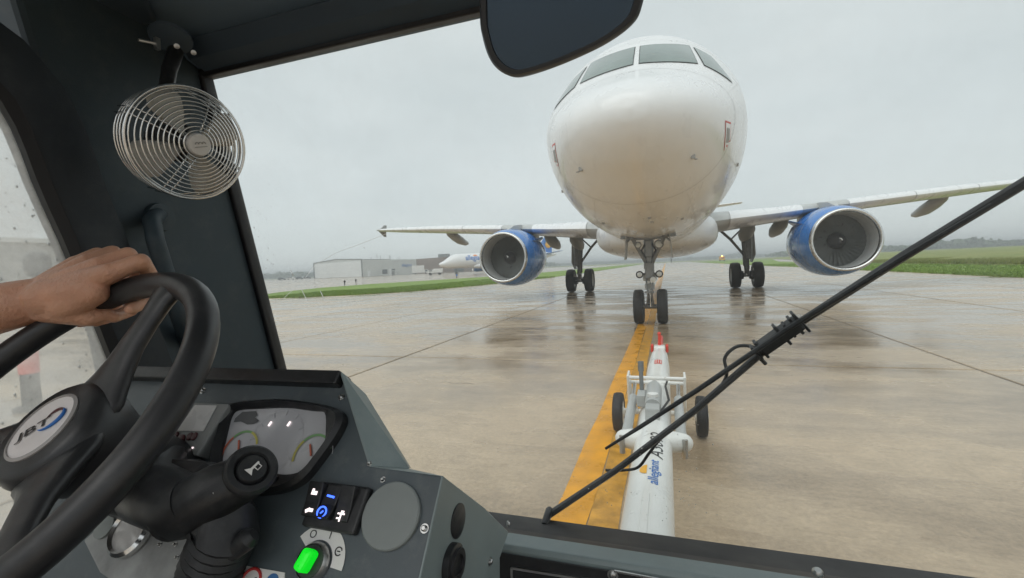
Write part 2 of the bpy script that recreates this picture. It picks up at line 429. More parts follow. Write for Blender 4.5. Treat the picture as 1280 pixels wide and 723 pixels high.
MT = dict(
    slab=M_concrete('wet_concrete', (.56, .435, .30), (.43, .33, .222)),
    apron=M_concrete('far_concrete', (.54, .43, .31), (.43, .34, .24), slab=False),
    joint=M('joint_sealant', (.085, .072, .058), .5, var=.2, scale=3),
    line=M('yellow_paint', (.76, .34, .012), .32, var=.22, scale=5, bump=.3, bscale=60),
    line_old=M('worn_yellow_paint', (.60, .30, .035), .38, var=.35, scale=9, bump=.3, bscale=60),
    grass=M_grass('mown_grass', (.16, .26, .045), (.22, .32, .06), (.27, .31, .09)),
    field=M_grass('rough_grass', (.18, .24, .06), (.27, .29, .09), (.33, .25, .13)),
    leaf=M('far_foliage', (.09, .13, .06), .7, var=.35, scale=.15),
    ac_white=M('aircraft_white', (.83, .835, .84), .30, var=.03, scale=1.6, coat=.35, rvar=.08, stretch=(2.2, .5, 1.4), dust=((.55, .53, .49), .10, 2.4, .55, .8)),
    ac_grey=M('aircraft_grey', (.36, .37, .37), .42, var=.06, scale=2),
    wing_grey=M('wing_grey', (.50, .51, .50), .40, var=.06, scale=1.5),
    slat=M('slat_metal', (.74, .74, .73), .30, metal=.35, var=.05, scale=2),
    pline=M('panel_line', (.60, .60, .58), .45), seam=M('seam_sealant', (.34, .34, .33), .5),
    ac_glass=M('cockpit_glass', (.15, .205, .185), .07, var=.18, scale=1.5, spec=.5, coat=.4),
    gasket=M('black_gasket', (.05, .053, .053), .55),
    blue=M('aircraft_blue', (.022, .19, .58), .28, var=.12, scale=2.5, coat=.6),
    lip=M('polished_lip', (.72, .72, .71), .24, metal=1., var=.05),
    liner=M('inlet_liner', (.45, .46, .46), .4, var=.08),
    fan=M('fan_blades', (.14, .15, .145), .35, metal=.3),
    spin=M('spinner_black', (.03, .03, .032), .4),
    mark=M('white_mark', (.8, .8, .78), .5),
    strut=M('gear_grey', (.22, .225, .225), .42, var=.2, scale=9, metal=.2),
    chrome=M('chrome', (.75, .75, .74), .14, metal=1., var=.03),
    steel=M('brushed_steel', (.5, .5, .49), .3, metal=1., var=.08),
    tyre=M('tyre_rubber', (.018, .018, .019), .62, var=.25, scale=12, bump=.3),
    lampglass=M('lamp_glass', (.7, .72, .7), .1, coat=1),
    red=M('red_paint', (.62, .05, .03), .4),
    orange=M('orange_paint', (.85, .25, .03), .4),
    sunyel=M('sun_yellow', (.9, .45, .03), .4),
    bar_white=M('tow_bar_white', (.78, .78, .75), .35, var=.06, scale=7, coat=.3, dust=((.22, .16, .11), .75, 26, .63, .69)),
    bar_grey=M('cylinder_grey', (.42, .43, .42), .4, var=.1),
    ink=M('black_ink', (.015, .015, .017), .5),
    logoblue=M('logo_blue', (.03, .16, .50), .45),
    hangar=M_corrug('hangar_siding', (.60, .62, .60)), hdoor=M('hangar_door', (.78, .80, .80), .5, var=.05, scale=.2),
    trim=M('dark_trim', (.16, .17, .17), .5), brick=M('brown_brick', (.20, .135, .10), .8, var=.2, scale=.4),
    win=M('dark_window', (.05, .06, .065), .15, spec=.6),
    white=M('white_paint', (.75, .75, .73), .4, var=.05), vyellow=M('vehicle_yellow', (.75, .38, .03), .4),
    beacon=M('beacon', (.9, .4, .1), .3, emit=(1, .5, .12), estr=9.),
    cargrey=M('car_dark', (.07, .075, .08), .3, coat=.5),
    shed=M_corrug('shed_siding', (.40, .40, .385), 6.),
    # cab
    roof=M('roof_lining', (.15, .22, .30), .62, var=.10, scale=9, bump=.12, bscale=700),
    roofd=M('roof_dark', (.06, .09, .125), .6, var=.1, scale=9),
    pillar=M('pillar_trim', (.036, .056, .070), .55, var=.10, scale=7, bump=.12, bscale=700, dust=((.16, .17, .17), .22, 18, .5, .8)),
    frame=M('door_frame', (.019, .026, .034), .5, var=.12, scale=9, bump=.08, bscale=500, dust=((.12, .12, .12), .2, 22, .5, .8)),
    rubber=M('seal_rubber', (.010, .010, .012), .5),
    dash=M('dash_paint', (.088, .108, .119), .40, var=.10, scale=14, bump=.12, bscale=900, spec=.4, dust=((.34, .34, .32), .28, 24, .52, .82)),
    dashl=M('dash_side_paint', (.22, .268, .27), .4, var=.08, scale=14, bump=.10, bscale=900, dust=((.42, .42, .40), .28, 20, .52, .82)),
    dusty=M('dusty_plate', (.26, .27, .27), .6, var=.32, scale=26, bump=.2, bscale=300),
    plastic=M('black_plastic', (.018, .019, .021), .42, var=.12, scale=20, bump=.12, bscale=1200, dust=((.13, .13, .125), .3, 35, .5, .8)),
    wheelp=M('wheel_plastic', (.024, .024, .026), .38, var=.15, scale=16, bump=.10, bscale=1500, dust=((.11, .105, .10), .3, 30, .48, .8)),
    face=M('gauge_face', (.46, .46, .48), .35, var=.05, scale=18, coat=.5),  # pale grey stands in for the window reflected in the lens
    shadow_face=M('gauge_face_shadow', (.10, .105, .11), .4),
    faint=M('gauge_print', (.52, .52, .54), .5),
    gyel=M('gauge_yellow', (.55, .50, .12), .5), ggreen=M('gauge_green', (.22, .42, .18), .5), gred=M('gauge_red', (.55, .14, .08), .5),
    screen=M('lcd', (.74, .73, .72), .3, var=.04, scale=40, coat=.6),
    btn=M('maroon_button', (.085, .022, .026), .45),
    device=M('device_grey', (.26, .27, .265), .45, var=.06, scale=30),
    disc=M('grey_cap', (.23, .255, .25), .5, var=.06, scale=30),
    badge=M('badge_white', (.74, .70, .69), .4, var=.06, scale=30),
    badge_rim=M('badge_rim', (.34, .32, .31), .4),
    lit_w=M('lit_icon_white', (.8, .75, .75), .4, emit=(1, .85, .85), estr=1.1), lit_b=M('lit_icon_blue', (.05, .1, .8), .4, emit=(.05, .14, 1.), estr=2.2),
    lit_g=M('lit_green_lens', (.02, .5, .03), .25, var=.1, scale=60, emit=(.0, 1., .02), estr=.55),
    sticker=M('sticker_white', (.75, .74, .72), .45), stblue=M('sticker_blue', (.05, .16, .38), .45), stred=M('sticker_red', (.5, .04, .04), .45),
    fanblade=M('fan_plastic', (.62, .61, .57), .4, var=.08, scale=15),
    mirror=M('mirror_face', (.05, .075, .105), .06, metal=.7, var=.04), mframe=M('mirror_housing', (.02, .021, .024), .42, var=.1),
    skin=M('skin', (.62, .335, .22), .46, var=.10, scale=30, bump=.8, bscale=210, sss=.12, rvar=.08, dust=((.62, .26, .17), .45, 16, .45, .75)),
    nail=M('nail', (.50, .30, .22), .3),
    pane=M_pane('windscreen_glass', (.965, .985, .98), .05), spane=M_pane('door_glass', (.95, .97, .96), .05, (.26, .56), 14.),
    drop=M_drop('water'), wdrop=M_milky('lit_droplet'),
    wiper=M('wiper_black', (.012, .012, .014), .5), hose=M('hose_black', (.012, .012, .014), .45),
    bumper=M('tug_paint', (.70, .70, .68), .4), cone=M('cone_orange', (.85, .07, .04), .5),
)

# ------------------------------------------------------------------ ground
def sheet(name, poly, z, mat, kind='structure'):
    m = MB(); m.add([(x, y, z) for x, y in poly], [tuple(range(len(poly)))])
    return tag(obj(name, m, mat, None, 0), kind=kind)
far = 3500
sheet('ground', [(-far, -600), (far, -600), (far, far), (-far, far)], -.035, MT['apron'])
SX, SY, GAP = 3.70, 7.40, .034
X0, Y0 = 3.65-SX*11, .92-SY*1
NX, NY = 19, 9
bed = tag(obj('apron', MB().box((X0+NX*SX/2, Y0+NY*SY/2, -.021), (NX*SX, NY*SY, .018)), MT['joint'], None, 0), kind='structure')
bm_ = MB(); hx, hy, c_ = SX/2-GAP/2, SY/2-GAP/2, .010
top = [(-hx+c_, -hy+c_, 0), (hx-c_, -hy+c_, 0), (hx-c_, hy-c_, 0), (-hx+c_, hy-c_, 0)]
low = [(-hx, -hy, -.008), (hx, -hy, -.008), (hx, hy, -.008), (-hx, hy, -.008)]
bot = [(-hx, -hy, -.025), (hx, -hy, -.025), (hx, hy, -.025), (-hx, hy, -.025)]
bm_.loft([bot, low, top])
sme = bpy.data.meshes.new('concrete_slab'); sme.from_pydata(bm_.v, [], bm_.f); sme.materials.append(MT['slab'])
for i in range(NX):
    for j in range(NY):
        o = bpy.data.objects.new('concrete_slab', sme)
        o.location = (X0+SX*(i+.5), Y0+SY*(j+.5), random.uniform(-.0012, .0012))
        col.objects.link(o); o.parent = bed
# hairline cracks wandering over the slabs
for (x0, y0, ang, ln) in ((4.6, 3.4, 2.6, 2.2), (6.3, 1.2, .35, 2.8), (-5.2, 2.6, .5, 3.2), (1.6, 2.0, 2.0, 1.0), (-2.6, -.6, .15, .9), (9.5, 5.8, .3, 3.0), (-9.5, 6.5, 2.7, 3.2)):
    m = MB(); Ls_, Rs_ = [], []; x, y, a = x0, y0, ang
    for k in range(int(ln/.07)):
        a = ang+random.gauss(0, .55); x += cos(a)*.07; y += sin(a)*.07; w = .0045*random.random()**1.5+.0006
        Ls_.append((x-sin(a)*w, y+cos(a)*w, .0022)); Rs_.append((x+sin(a)*w, y-cos(a)*w, .0022))
    m.grid([Ls_, Rs_]); obj('crack', m, MT['joint'], bed, 0, fix=False)
# yellow taxi line: fresh paint and a worn strip beside it
lm = MB()
ya = -4.6
yb = Y0+NY*SY-.1
def line_strip(m, x0, x1, z, y0, y1, n=60, jag=.006):
    L_, R_ = [], []
    for k in range(n+1):
        y = y0+(y1-y0)*(k/n)**1.7
        L_.append((x0+random.uniform(-jag, jag), y, z)); R_.append((x1+random.uniform(-jag, jag), y, z))
    m.grid([L_, R_])
line_strip(lm, -.275, -.085, .004, ya, yb)
tl = tag(obj('taxiway_line', lm, MT['line'], None, 0), kind='structure')
lm = MB(); line_strip(lm, -.078, .075, .004, ya, yb); obj('worn_paint_strip', lm, MT['line_old'], tl, 0)
lm = MB(); line_strip(lm, -.275, .075, -.028, yb, 330, 30, .01); obj('far_paint_strip', lm, MT['line_old'], tl, 0)

def grass_sheet(name, poly, z, mat, label, hz=None):
    m = MB(); m.add([(x, y, z) for x, y in poly], [tuple(range(len(poly)))])
    n = len(poly)
    for i in range(n):
        j = (i+1) % n
        m.add([(*poly[i], z), (*poly[j], z), (*poly[j], -.05), (*poly[i], -.05)], [(0, 1, 2, 3)])
    return tag(obj(name, m, mat, None, 0, fix=False), label, 'grass', kind='stuff')
isl = [(-26.8, 19.0), (-22.5, 19.4), (-19.2, 20.6), (-16.7, 23.4), (-14.8, 29), (-13.3, 38), (-12.6, 50), (-12.5, 170), (-12.5, 310),
       (-24, 310), (-24, 150), (-25, 95), (-28.8, 66), (-33, 56), (-37, 47), (-37.5, 38), (-34.5, 29), (-30.5, 22.5)]
grass_sheet('grass', isl, .03, MT['grass'], 'mown grass island tapering to a point beside the taxiway')
rgt = [(14.6, 12), (14.6, 120), (14.8, 310), (60, 310), (26, 120), (24, 60), (23, 30), (23, 6), (18, 6)]
grass_sheet('grass', rgt, .03, MT['grass'], 'mown grass verge along the pavement, below the aircraft engine')
# rough grass bank rising beyond the verge
m = MB(); G = []
for j in range(46):
    y = 4+300*(j/45)**1.6; row = []
    w_ = 0 if y < 20 else 1
    for i in range(26):
        t = i/25
        x = (23+ (3 if y > 60 else 0) + max(0, y-60)*.12) + 150*t**2
        z = .03 + .55*min(1, t/.25)**1.3 + .8*max(0, t-.2) + .10*sin(x*.9+y*.31)*min(1, t*8) + .07*sin(y*.8+x*.2)*min(1, t*8)
        row.append((x, y, z))
    G.append(row)
m.grid(G)
tag(obj('grass_bank', m, MT['field'], None, 180), 'rough tan and green grass bank rising beyond the mown verge', 'grass', kind='stuff')
grass_sheet('grass', [(-900, 372), (900, 372), (1500, 2600), (-1500, 2600)], .0, MT['field'], 'far rough grass field beyond the crossing taxiway')
# blades along the near grass edges
def tufts(name, segs, n, depth, h, mat, label, zb=.03):
    V = []; Fc = []
    for _ in range(n):
        a, b = segs[random.randrange(len(segs))]
        t = random.random(); d = depth*random.random()**1.4
        a = np.array(a); b = np.array(b); e = b-a; nn = np.array([-e[1], e[0]])/np.linalg.norm(e)
        p = a+e*t+nn*d
        for _k in range(4):
            q = p+rng.normal(size=2)*.05; hh = h*random.uniform(.5, 1.25); an = random.uniform(0, pi); w = .022
            lx, ly = rng.normal(size=2)*.05
            o = len(V)
            V += [(q[0]-cos(an)*w, q[1]-sin(an)*w, zb-.01), (q[0]+cos(an)*w, q[1]+sin(an)*w, zb-.01), (q[0]+lx, q[1]+ly, zb+hh)]
            Fc.append((o, o+1, o+2))
    m = MB(); m.v = V; m.f = Fc
    return tag(obj(name, m, mat, None, 0, fix=False), label, 'grass', kind='stuff')
ie = [isl[i] for i in range(7)]
tufts('grass_tufts', [(ie[i], ie[i+1]) for i in range(6)], 14000, 9, .10, MT['grass'], 'grass blades fringing the grass island by the taxiway')
tufts('grass_tufts', [((14.6, 80), (14.6, 45)), ((14.6, 45), (14.6, 28)), ((14.6, 28), (14.6, 12))], 9000, 8.3, .09, MT['grass'], 'grass blades fringing the mown verge')
tufts('grass_tufts', [((22.8, 60), (22.8, 36)), ((22.8, 36), (22.8, 12))], 12000, 9, .33, MT['field'], 'taller tan grass at the foot of the grass bank', .12)

# ------------------------------------------------------------------ far things
def far_pt(px, v, z=0.):
    """ground point in the direction of picture column px at v metres ahead"""
    d = ray(px, 340); return A(CAM[0]+d[0]/d[1]*v, CAM[1]+v, z)
def wall_quad(m, a, b, z0, z1, thick=.3):
    a = np.asarray(a, float); b = np.asarray(b, float); e = nrm(b-a); n = A(-e[1], e[0], 0)*thick
    m.prism([A(a[0], a[1], z0), A(b[0], b[1], z0), A(b[0], b[1], z1), A(a[0], a[1], z1)], n)
# hangar
ca, cb, cc = far_pt(393, 236), far_pt(453, 214), far_pt(521, 262)
cdn = ca+cc-cb
hg = thing('hangar', cb, 'long pale grey metal hangar with a wide white door', 'building')
H1, H2 = 9.6, 9.4
m = MB(); wall_quad(m, cb, cc, 0, H2); obj('side_wall', m, MT['hangar'], hg, 0)
m = MB(); wall_quad(m, cc, cdn, 0, H2); wall_quad(m, cdn, ca, 0, H2); obj('rear_wall', m, MT['hangar'], hg, 0)
mid = (ca+cb)/2; ex = nrm(cb-ca); oy = nrm(A(ex[1], -ex[0], 0))
if np.dot(oy, CAM-cb) < 0: oy = -oy
m = MB(); m.prism([A(ca[0], ca[1], 0), A(cb[0], cb[1], 0), A(cb[0], cb[1], H1), A(mid[0], mid[1], H1+1.2), A(ca[0], ca[1], H1)], -oy*.3)
obj('gable_wall', m, MT['hangar'], hg, 0)
m = MB()
ridge_b = mid+(cc-cb)
m.add([A(cb[0], cb[1], H1), A(mid[0], mid[1], H1+1.25), A(ridge_b[0], ridge_b[1], H1+1.25), A(cc[0], cc[1], H1),
       A(ca[0], ca[1], H1), A(cdn[0], cdn[1], H1)], [(0, 1, 2, 3), (4, 5, 2, 1)])
obj('roof', m, MT['hdoor'], hg, 0)
for k in range(4):
    z0 = .15+k*2.2
    m = MB(); a = ca+ex*.8+oy*.12; b = cb-ex*.5+oy*.12
    wall_quad(m, a, b, z0, z0+2.12, .1); obj('door_panel', m, MT['hdoor'], hg, 0)
m = MB(); m.bar(A(*ca[:2], H1)+oy*.2, A(*mid[:2], H1+1.2)+oy*.2, .3, .35); m.bar(A(*mid[:2], H1+1.2)+oy*.2, A(*cb[:2], H1)+oy*.2, .3, .35)
m.bar(ca+oy*.2, A(*ca[:2], H1)+oy*.2, .5, .4, (1, 0, 0)); m.bar(cb+oy*.2, A(*cb[:2], H1)+oy*.2, .5, .4, (1, 0, 0))
obj('door_surround', m, MT['trim'], hg, 0)
es = nrm(cc-cb); Ls = np.linalg.norm(cc-cb); on = nrm(A(es[1], -es[0], 0))
if np.dot(on, CAM-cb) < 0: on = -on
def side_box(nm, f0, f1, z0, z1, mat, out=.12):
    m = MB(); a = cb+es*Ls*f0+on*out; b = cb+es*Ls*f1+on*out
    wall_quad(m, a, b, z0, z1, .1); return obj(nm, m, mat, hg, 0)
side_box('door', .08, .125, .05, 2.9, MT['hdoor']); side_box('window', .33, .42, 1.0, 3.6, MT['win'])
side_box('window_frame', .455, .49, .05, 3.8, MT['hdoor'])
side_box('door', .50, .55, .05, 2.4, MT['trim']); side_box('window', .50, .56, 2.9, 3.7, MT['win'])
tx = es if np.dot(es, _R) > 0 else -es
m = text_on('allegiant', cb+es*Ls*.79+on*.45+A(0, 0, 5.6), tx, A(0, 0, 1), width=Ls*.20, height=2.3, bold=.01)
obj('sign_lettering', m, MT['logoblue'], hg, 0)
for f, h in ((.2, 1.4), (.36, 2.2), (.52, 2.6), (.54, 2.2), (.70, 1.8), (.3, 3.4)):
    p = cb+es*Ls*f-on*2+A(0, 0, H2-.2); m = MB(); m.tube([p, p+A(0, 0, h)], .12, 6); m.ball(p+A(0, 0, h), .25, seg=6, rings=4); obj('roof_vent', m, MT['trim'], hg, 0)
# brick block behind
ba, bb, bc = far_pt(517, 300), far_pt(556, 284), far_pt(612, 330)
bk = thing('brick_building', ba, 'flat-roofed brown brick building behind the parked airliner', 'building')
m = MB(); wall_quad(m, ba, bb, 0, 10.6, 8); wall_quad(m, bb, bc, 0, 9.2, 8); obj('wall', m, MT['brick'], bk, 0)
m = MB(); m.box(bb+A(-2, 4, 11.6), (7, 4, 2.4)); m.box(bb+A(6, 5, 10.6), (2.5, 2.5, 2.6)); obj('rooftop_unit', m, MT['trim'], bk, 0)
m = MB(); wall_quad(m, bb+(bc-bb)*.15-A(0, .3, 0), bb+(bc-bb)*.4-A(0, .3, 0), .1, 4, .2); obj('door', m, MT['win'], bk, 0)
# box truck and van near the hangar
def wheel_disc(m, c, ax, r, w, seg=16): m.lathe([(r*.55, -w/2), (r*.9, -w/2), (r, -w/3), (r, w/3), (r*.9, w/2), (r*.55, w/2)], c, ax, seg)
def truck(name, px, v, L_, Hh, label, cat, heading, box_frac=.7, mat='white', extra=None):
    p = far_pt(px, v); t = thing(name, p, label, cat)
    h = nrm(A(cos(heading), sin(heading), 0)); s_ = A(-h[1], h[0], 0); W = 2.3
    R = np.stack([h, s_, A(0, 0, 1)], 1)
    bl = L_*box_frac
    obj('cargo_box', MB().box(p+h*(-L_/2+bl/2)+A(0, 0, .75+(Hh-.75)/2), (bl, W, Hh-.75), R), MT[mat], t, 0, .06)
    cl = L_-bl-.1; c0 = p+h*(L_/2-cl/2)
    cm = MB(); hh = min(Hh*.82, 2.5)
    prof = [(-cl/2, .6), (cl/2, .6), (cl/2, 1.25), (cl*.25, hh), (-cl/2, hh)]
    cm.prism([c0+h*a-s_*W*.46+A(0, 0, b) for a, b in prof], s_*W*.92)
    ca_ = obj('cab', cm, MT[mat], t, 0, .05)
    wm = MB()
    wm.add([c0+h*(cl*(.5+(.25-.5)*f_)+.02)+s_*W*.4*sg+A(0, 0, 1.25+(hh-1.25)*f_) for f_, sg in ((.1, -1), (.1, 1), (.9, 1), (.9, -1))], [(0, 1, 2, 3)])
    for sg in (-1, 1):
        wm.add([c0+h*a+s_*sg*W*.47+A(0, 0, b) for a, b in ((-cl*.35, 1.3), (cl*.3, 1.3), (cl*.15, hh*.93), (-cl*.35, hh*.93))], [(0, 1, 2, 3)])
    obj('window', wm, MT['win'], ca_, 0)
    for a in (-L_*.3, L_*.33):
        for sg in (-1, 1):
            w = MB(); wheel_disc(w, p+h*a+s_*sg*W*.42+A(0, 0, .45), s_, .45, .28); obj('wheel', w, MT['tyre'], t, 60)
    obj('chassis', MB().box(p+A(0, 0, .6), (L_*.95, W*.7, .25), R), MT['trim'], t, 0)
    return t, p, h, s_
truck('box_truck', 525.5, 240, 9.5, 5.0, 'white box truck parked against the hangar corner', 'truck', YAW+.15, .74)
truck('service_van', 544, 150, 5.2, 2.2, 'small white service van with dark wheels in front of brick building', 'van', pi+YAW, .62)
# amber-lit airport vehicle far down the taxiway
t, p, h, s_ = truck('airfield_vehicle', 903, 250, 5.6, 2.3, 'yellow airfield vehicle with lit amber light far down the taxiway', 'vehicle', -pi/2, .5, 'vyellow')
m = MB(); m.lathe([(.05, 0), (.30, .02), (.30, .35), (.12, .5)], p+A(0, 0, 2.35), (0, 0, 1), 12); obj('beacon_light', m, MT['beacon'], t, 40)
# parked cars by the left tree line
def car(px, v, heading, label, mat):
    p = far_pt(px, v); t = thing('parked_car', p, label, 'car', 'cars parked beside the hangar')
    h = nrm(A(cos(heading), sin(heading), 0)); s_ = A(-h[1], h[0], 0)
    pr = [(-2.2, .35), (2.2, .35), (2.25, .8), (1.2, .98), (.55, 1.5), (-1.3, 1.5), (-2.1, 1.0), (-2.25, .8)]
    m = MB(); m.prism([p+h*a-s_*.88+A(0, 0, b) for a, b in pr], s_*1.76); obj('body', m, MT[mat], t, 0, .08)
    m = MB()
    for sg in (-1, 1): m.add([p+h*a+s_*sg*.895+A(0, 0, b) for a, b in ((-1.7, 1.02), (1.0, 1.02), (.5, 1.42), (-1.25, 1.42))], [(0, 1, 2, 3)])
    obj('window', m, MT['win'], t, 0)
    for a in (-1.35, 1.4):
        for sg in (-1, 1):
            w = MB(); wheel_disc(w, p+h*a+s_*sg*.8+A(0, 0, .33), s_, .33, .2); obj('wheel', w, MT['tyre'], t, 60)
for px, v, mt, lb in ((352, 215, 'cargrey', 'dark car parked among the row left of the hangar, nearest the windscreen pillar'), (363, 222, 'white', 'white car parked second from the windscreen pillar, left of hangar'),
                      (374, 226, 'cargrey', 'dark car parked third from the windscreen pillar, left of hangar'), (384, 232, 'cargrey', 'dark car parked closest to the hangar')):
    car(px, v, YAW+.2, lb, mt)
# taxiway edge markers on the far side of the grass island
for k, (px, py, lb) in enumerate(((431, 356.5, 'black taxiway edge light left of its twin on grass island edge'), (445, 354, 'black taxiway edge light right of its twin on grass island edge'), (571, 348, 'small taxiway edge light under the far airliner'))):
    p = ground(px, py); p[2] = .0; t = thing('edge_light', p, lb, 'light', 'taxiway edge lights')
    obj('stem', MB().tube([p, p+A(0, 0, .38)], .07, 8), MT['ink'], t)
    m = MB(); m.lathe([(.1, 0), (.15, .05), (.13, .2), (.03, .3)], p+A(0, 0, .36), (0, 0, 1), 10); obj('lamp_head', m, MT['logoblue'] if k == 2 else MT['ink'], t)
# far trees
def clumps(name, spots, label, leaf=.9, n=260):
    V = []; Fc = []
    for (x, y, rx, h) in spots:
        for _ in range(n):
            a = rng.normal(size=3); a /= np.linalg.norm(a); rr = random.random()**.4
            c = A(x+a[0]*rx*rr, y+a[1]*rx*rr*.6, h*.52+a[2]*h*.5*rr)
            s1 = leaf*random.uniform(.5, 1.3)*max(1, h/9)
            e1 = nrm(rng.normal(size=3)); e2 = nrm(np.cross(e1, rng.normal(size=3)))
            o = len(V); V += [c-e1*s1, c+e2*s1*.8, c+e1*s1, c-e2*s1*.8]; Fc.append((o, o+1, o+2, o+3))
    m = MB(); m.v = [tuple(map(float, p)) for p in V]; m.f = Fc
    return tag(obj(name, m, MT['leaf'], None, 0, fix=False), label, 'trees', kind='stuff')
sp = []
for px in np.arange(318, 396, 5.5):
    v = random.uniform(480, 560); p = far_pt(px, v); sp.append((p[0], p[1], random.uniform(8, 13), random.uniform(6, 10)))
clumps('treeline', sp, 'low green tree line left of the hangar')
sp = []
for px in np.arange(975, 1420, 7):
    v = random.uniform(520, 640)*(1-.0003*(px-975)); p = far_pt(px, v); f_ = .5+.5*sin((px-975)*.021)**2
    sp.append((p[0], p[1], random.uniform(10, 16), random.uniform(5, 8)*f_+2.5))
clumps('treeline', sp, 'faint hazy tree line above the grass bank', 1.5, 150)
sp = []
for px in np.arange(690, 985, 6):
    v = random.uniform(900, 1050); p = far_pt(px, v); f_ = 1+.9*math.exp(-((px-925)/14)**2)
    sp.append((p[0], p[1], random.uniform(12, 20), random.uniform(5, 7)*f_))
clumps('treeline', sp, 'distant misty trees at the end of the taxiway', 1.6, 110)
sp = []
for px in np.arange(395, 700, 9):
    v = random.uniform(560, 700); p = far_pt(px, v); sp.append((p[0], p[1], random.uniform(10, 16), random.uniform(5, 8)))
clumps('treeline', sp, 'distant low trees behind the hangar and brick building', 1.5, 90)
# grey building seen through the door window
sa, sb = A(-34, -16, 0), A(-34, 24, 0)
sh = thing('service_building', sa, 'long grey metal building seen through the wet door window', 'building')
m = MB(); m.box((-38, 4, 2.0), (8, 40, 4.0)); obj('wall', m, MT['shed'], sh, 0)
m = MB(); m.box((-38, 4, 4.12), (8.6, 40.6, .25)); obj('roof', m, MT['hdoor'], sh, 0)
for k in range(6):
    m = MB(); m.box((-33.98, -11+k*6., 2.2), (.08, 2.0, 1.1)); f_ = obj('window', m, MT['win'], sh, 0)
    m = MB(); m.box((-33.96, -11+k*6., 1.6), (.2, 2.3, .1)); obj('sill', m, MT['hdoor'], f_, 0)
# red-topped marker post seen through the door window
p = ground(41, 512); t = thing('marker_post', p, 'dark marker post with red top seen through the wet door window', 'post')
obj('post', MB().lathe([(.16, 0), (.16, .04), (.085, .06), (.08, .42)], p, (0, 0, 1), 14), MT['ink'], t)
obj('red_top', MB().lathe([(.088, .42), (.09, .44), (.09, .70), (.03, .74)], p, (0, 0, 1), 14), MT['cone'], t)

# ------------------------------------------------------------------ airliners
SS = [0, .02, .06, .12, .2, .3, .45, .65, .9, 1.2, 1.5, 1.75, 2.0, 2.5, 3, 3.5, 4, 4.6, 5.5, 6.5, 24, 27, 30, 33, 36, 37.3]
SW = [.01, .16, .28, .40, .52, .64, .77, .92, 1.06, 1.20, 1.32, 1.40, 1.47, 1.59, 1.68, 1.765, 1.835, 1.90, 1.955, 1.975, 1.975, 1.86, 1.5, .98, .42, .16]
ST = [3.16, 3.27, 3.34, 3.41, 3.48, 3.545, 3.63, 3.73, 3.85, 4.0, 4.16, 4.31, 4.52, 4.89, 5.23, 5.51, 5.74, 5.91, 6.0, 6.02, 6.02, 6.0, 5.93, 5.75, 5.45, 5.2]
SB = [3.14, 3.03, 2.96, 2.88, 2.80, 2.72, 2.62, 2.53, 2.41, 2.29, 2.20, 2.14, 2.08, 2.01, 1.95, 1.92, 1.90, 1.885, 1.875, 1.87, 1.87, 2.25, 2.95, 3.75, 4.5, 4.85]
CS = [0, 1, 2, 3, 4, 6, 24, 30, 37.3]
CZ = [3.15, 3.24, 3.48, 3.66, 3.8, 3.93, 3.93, 4.5, 5.02]
def fus_ring(s, seg=72):
    w, t, b, c = float(interp(SS, SW, s)), float(interp(SS, ST, s)), float(interp(SS, SB, s)), float(interp(CS, CZ, s))
    out = []
    for k in range(seg):
        a = 2*pi*k/seg
        z = c+(t-c)*sin(a) if sin(a) >= 0 else c+(c-b)*sin(a)
        ca_ = cos(a); e_ = .93 if sin(a) < 0 and s > .4 else 1.
        out.append(A(w*np.sign(ca_)*abs(ca_)**e_, s, z))
    return out
def airfoil(n=14, t=.12):
    xs = [.5*(1-cos(pi*i/n)) for i in range(n+1)]
    yt = [5*t*(.2969*sqrt(x)-.126*x-.3516*x*x+.2843*x**3-.1036*x**4) for x in xs]
    up = [(x, y) for x, y in zip(xs, yt)]; lo = [(x, -y*.72) for x, y in zip(xs, yt)]
    return up[::-1]+lo[1:-1]
def wing_mesh(stations, sgn):
    """stations: span x, leading edge s, chord, z, thickness"""
    rings = []
    for x, le, c, z, t in stations:
        rings.append([A(sgn*x, le+px_*c, z+pz_*c) for px_, pz_ in airfoil(14, t)])
    return rings
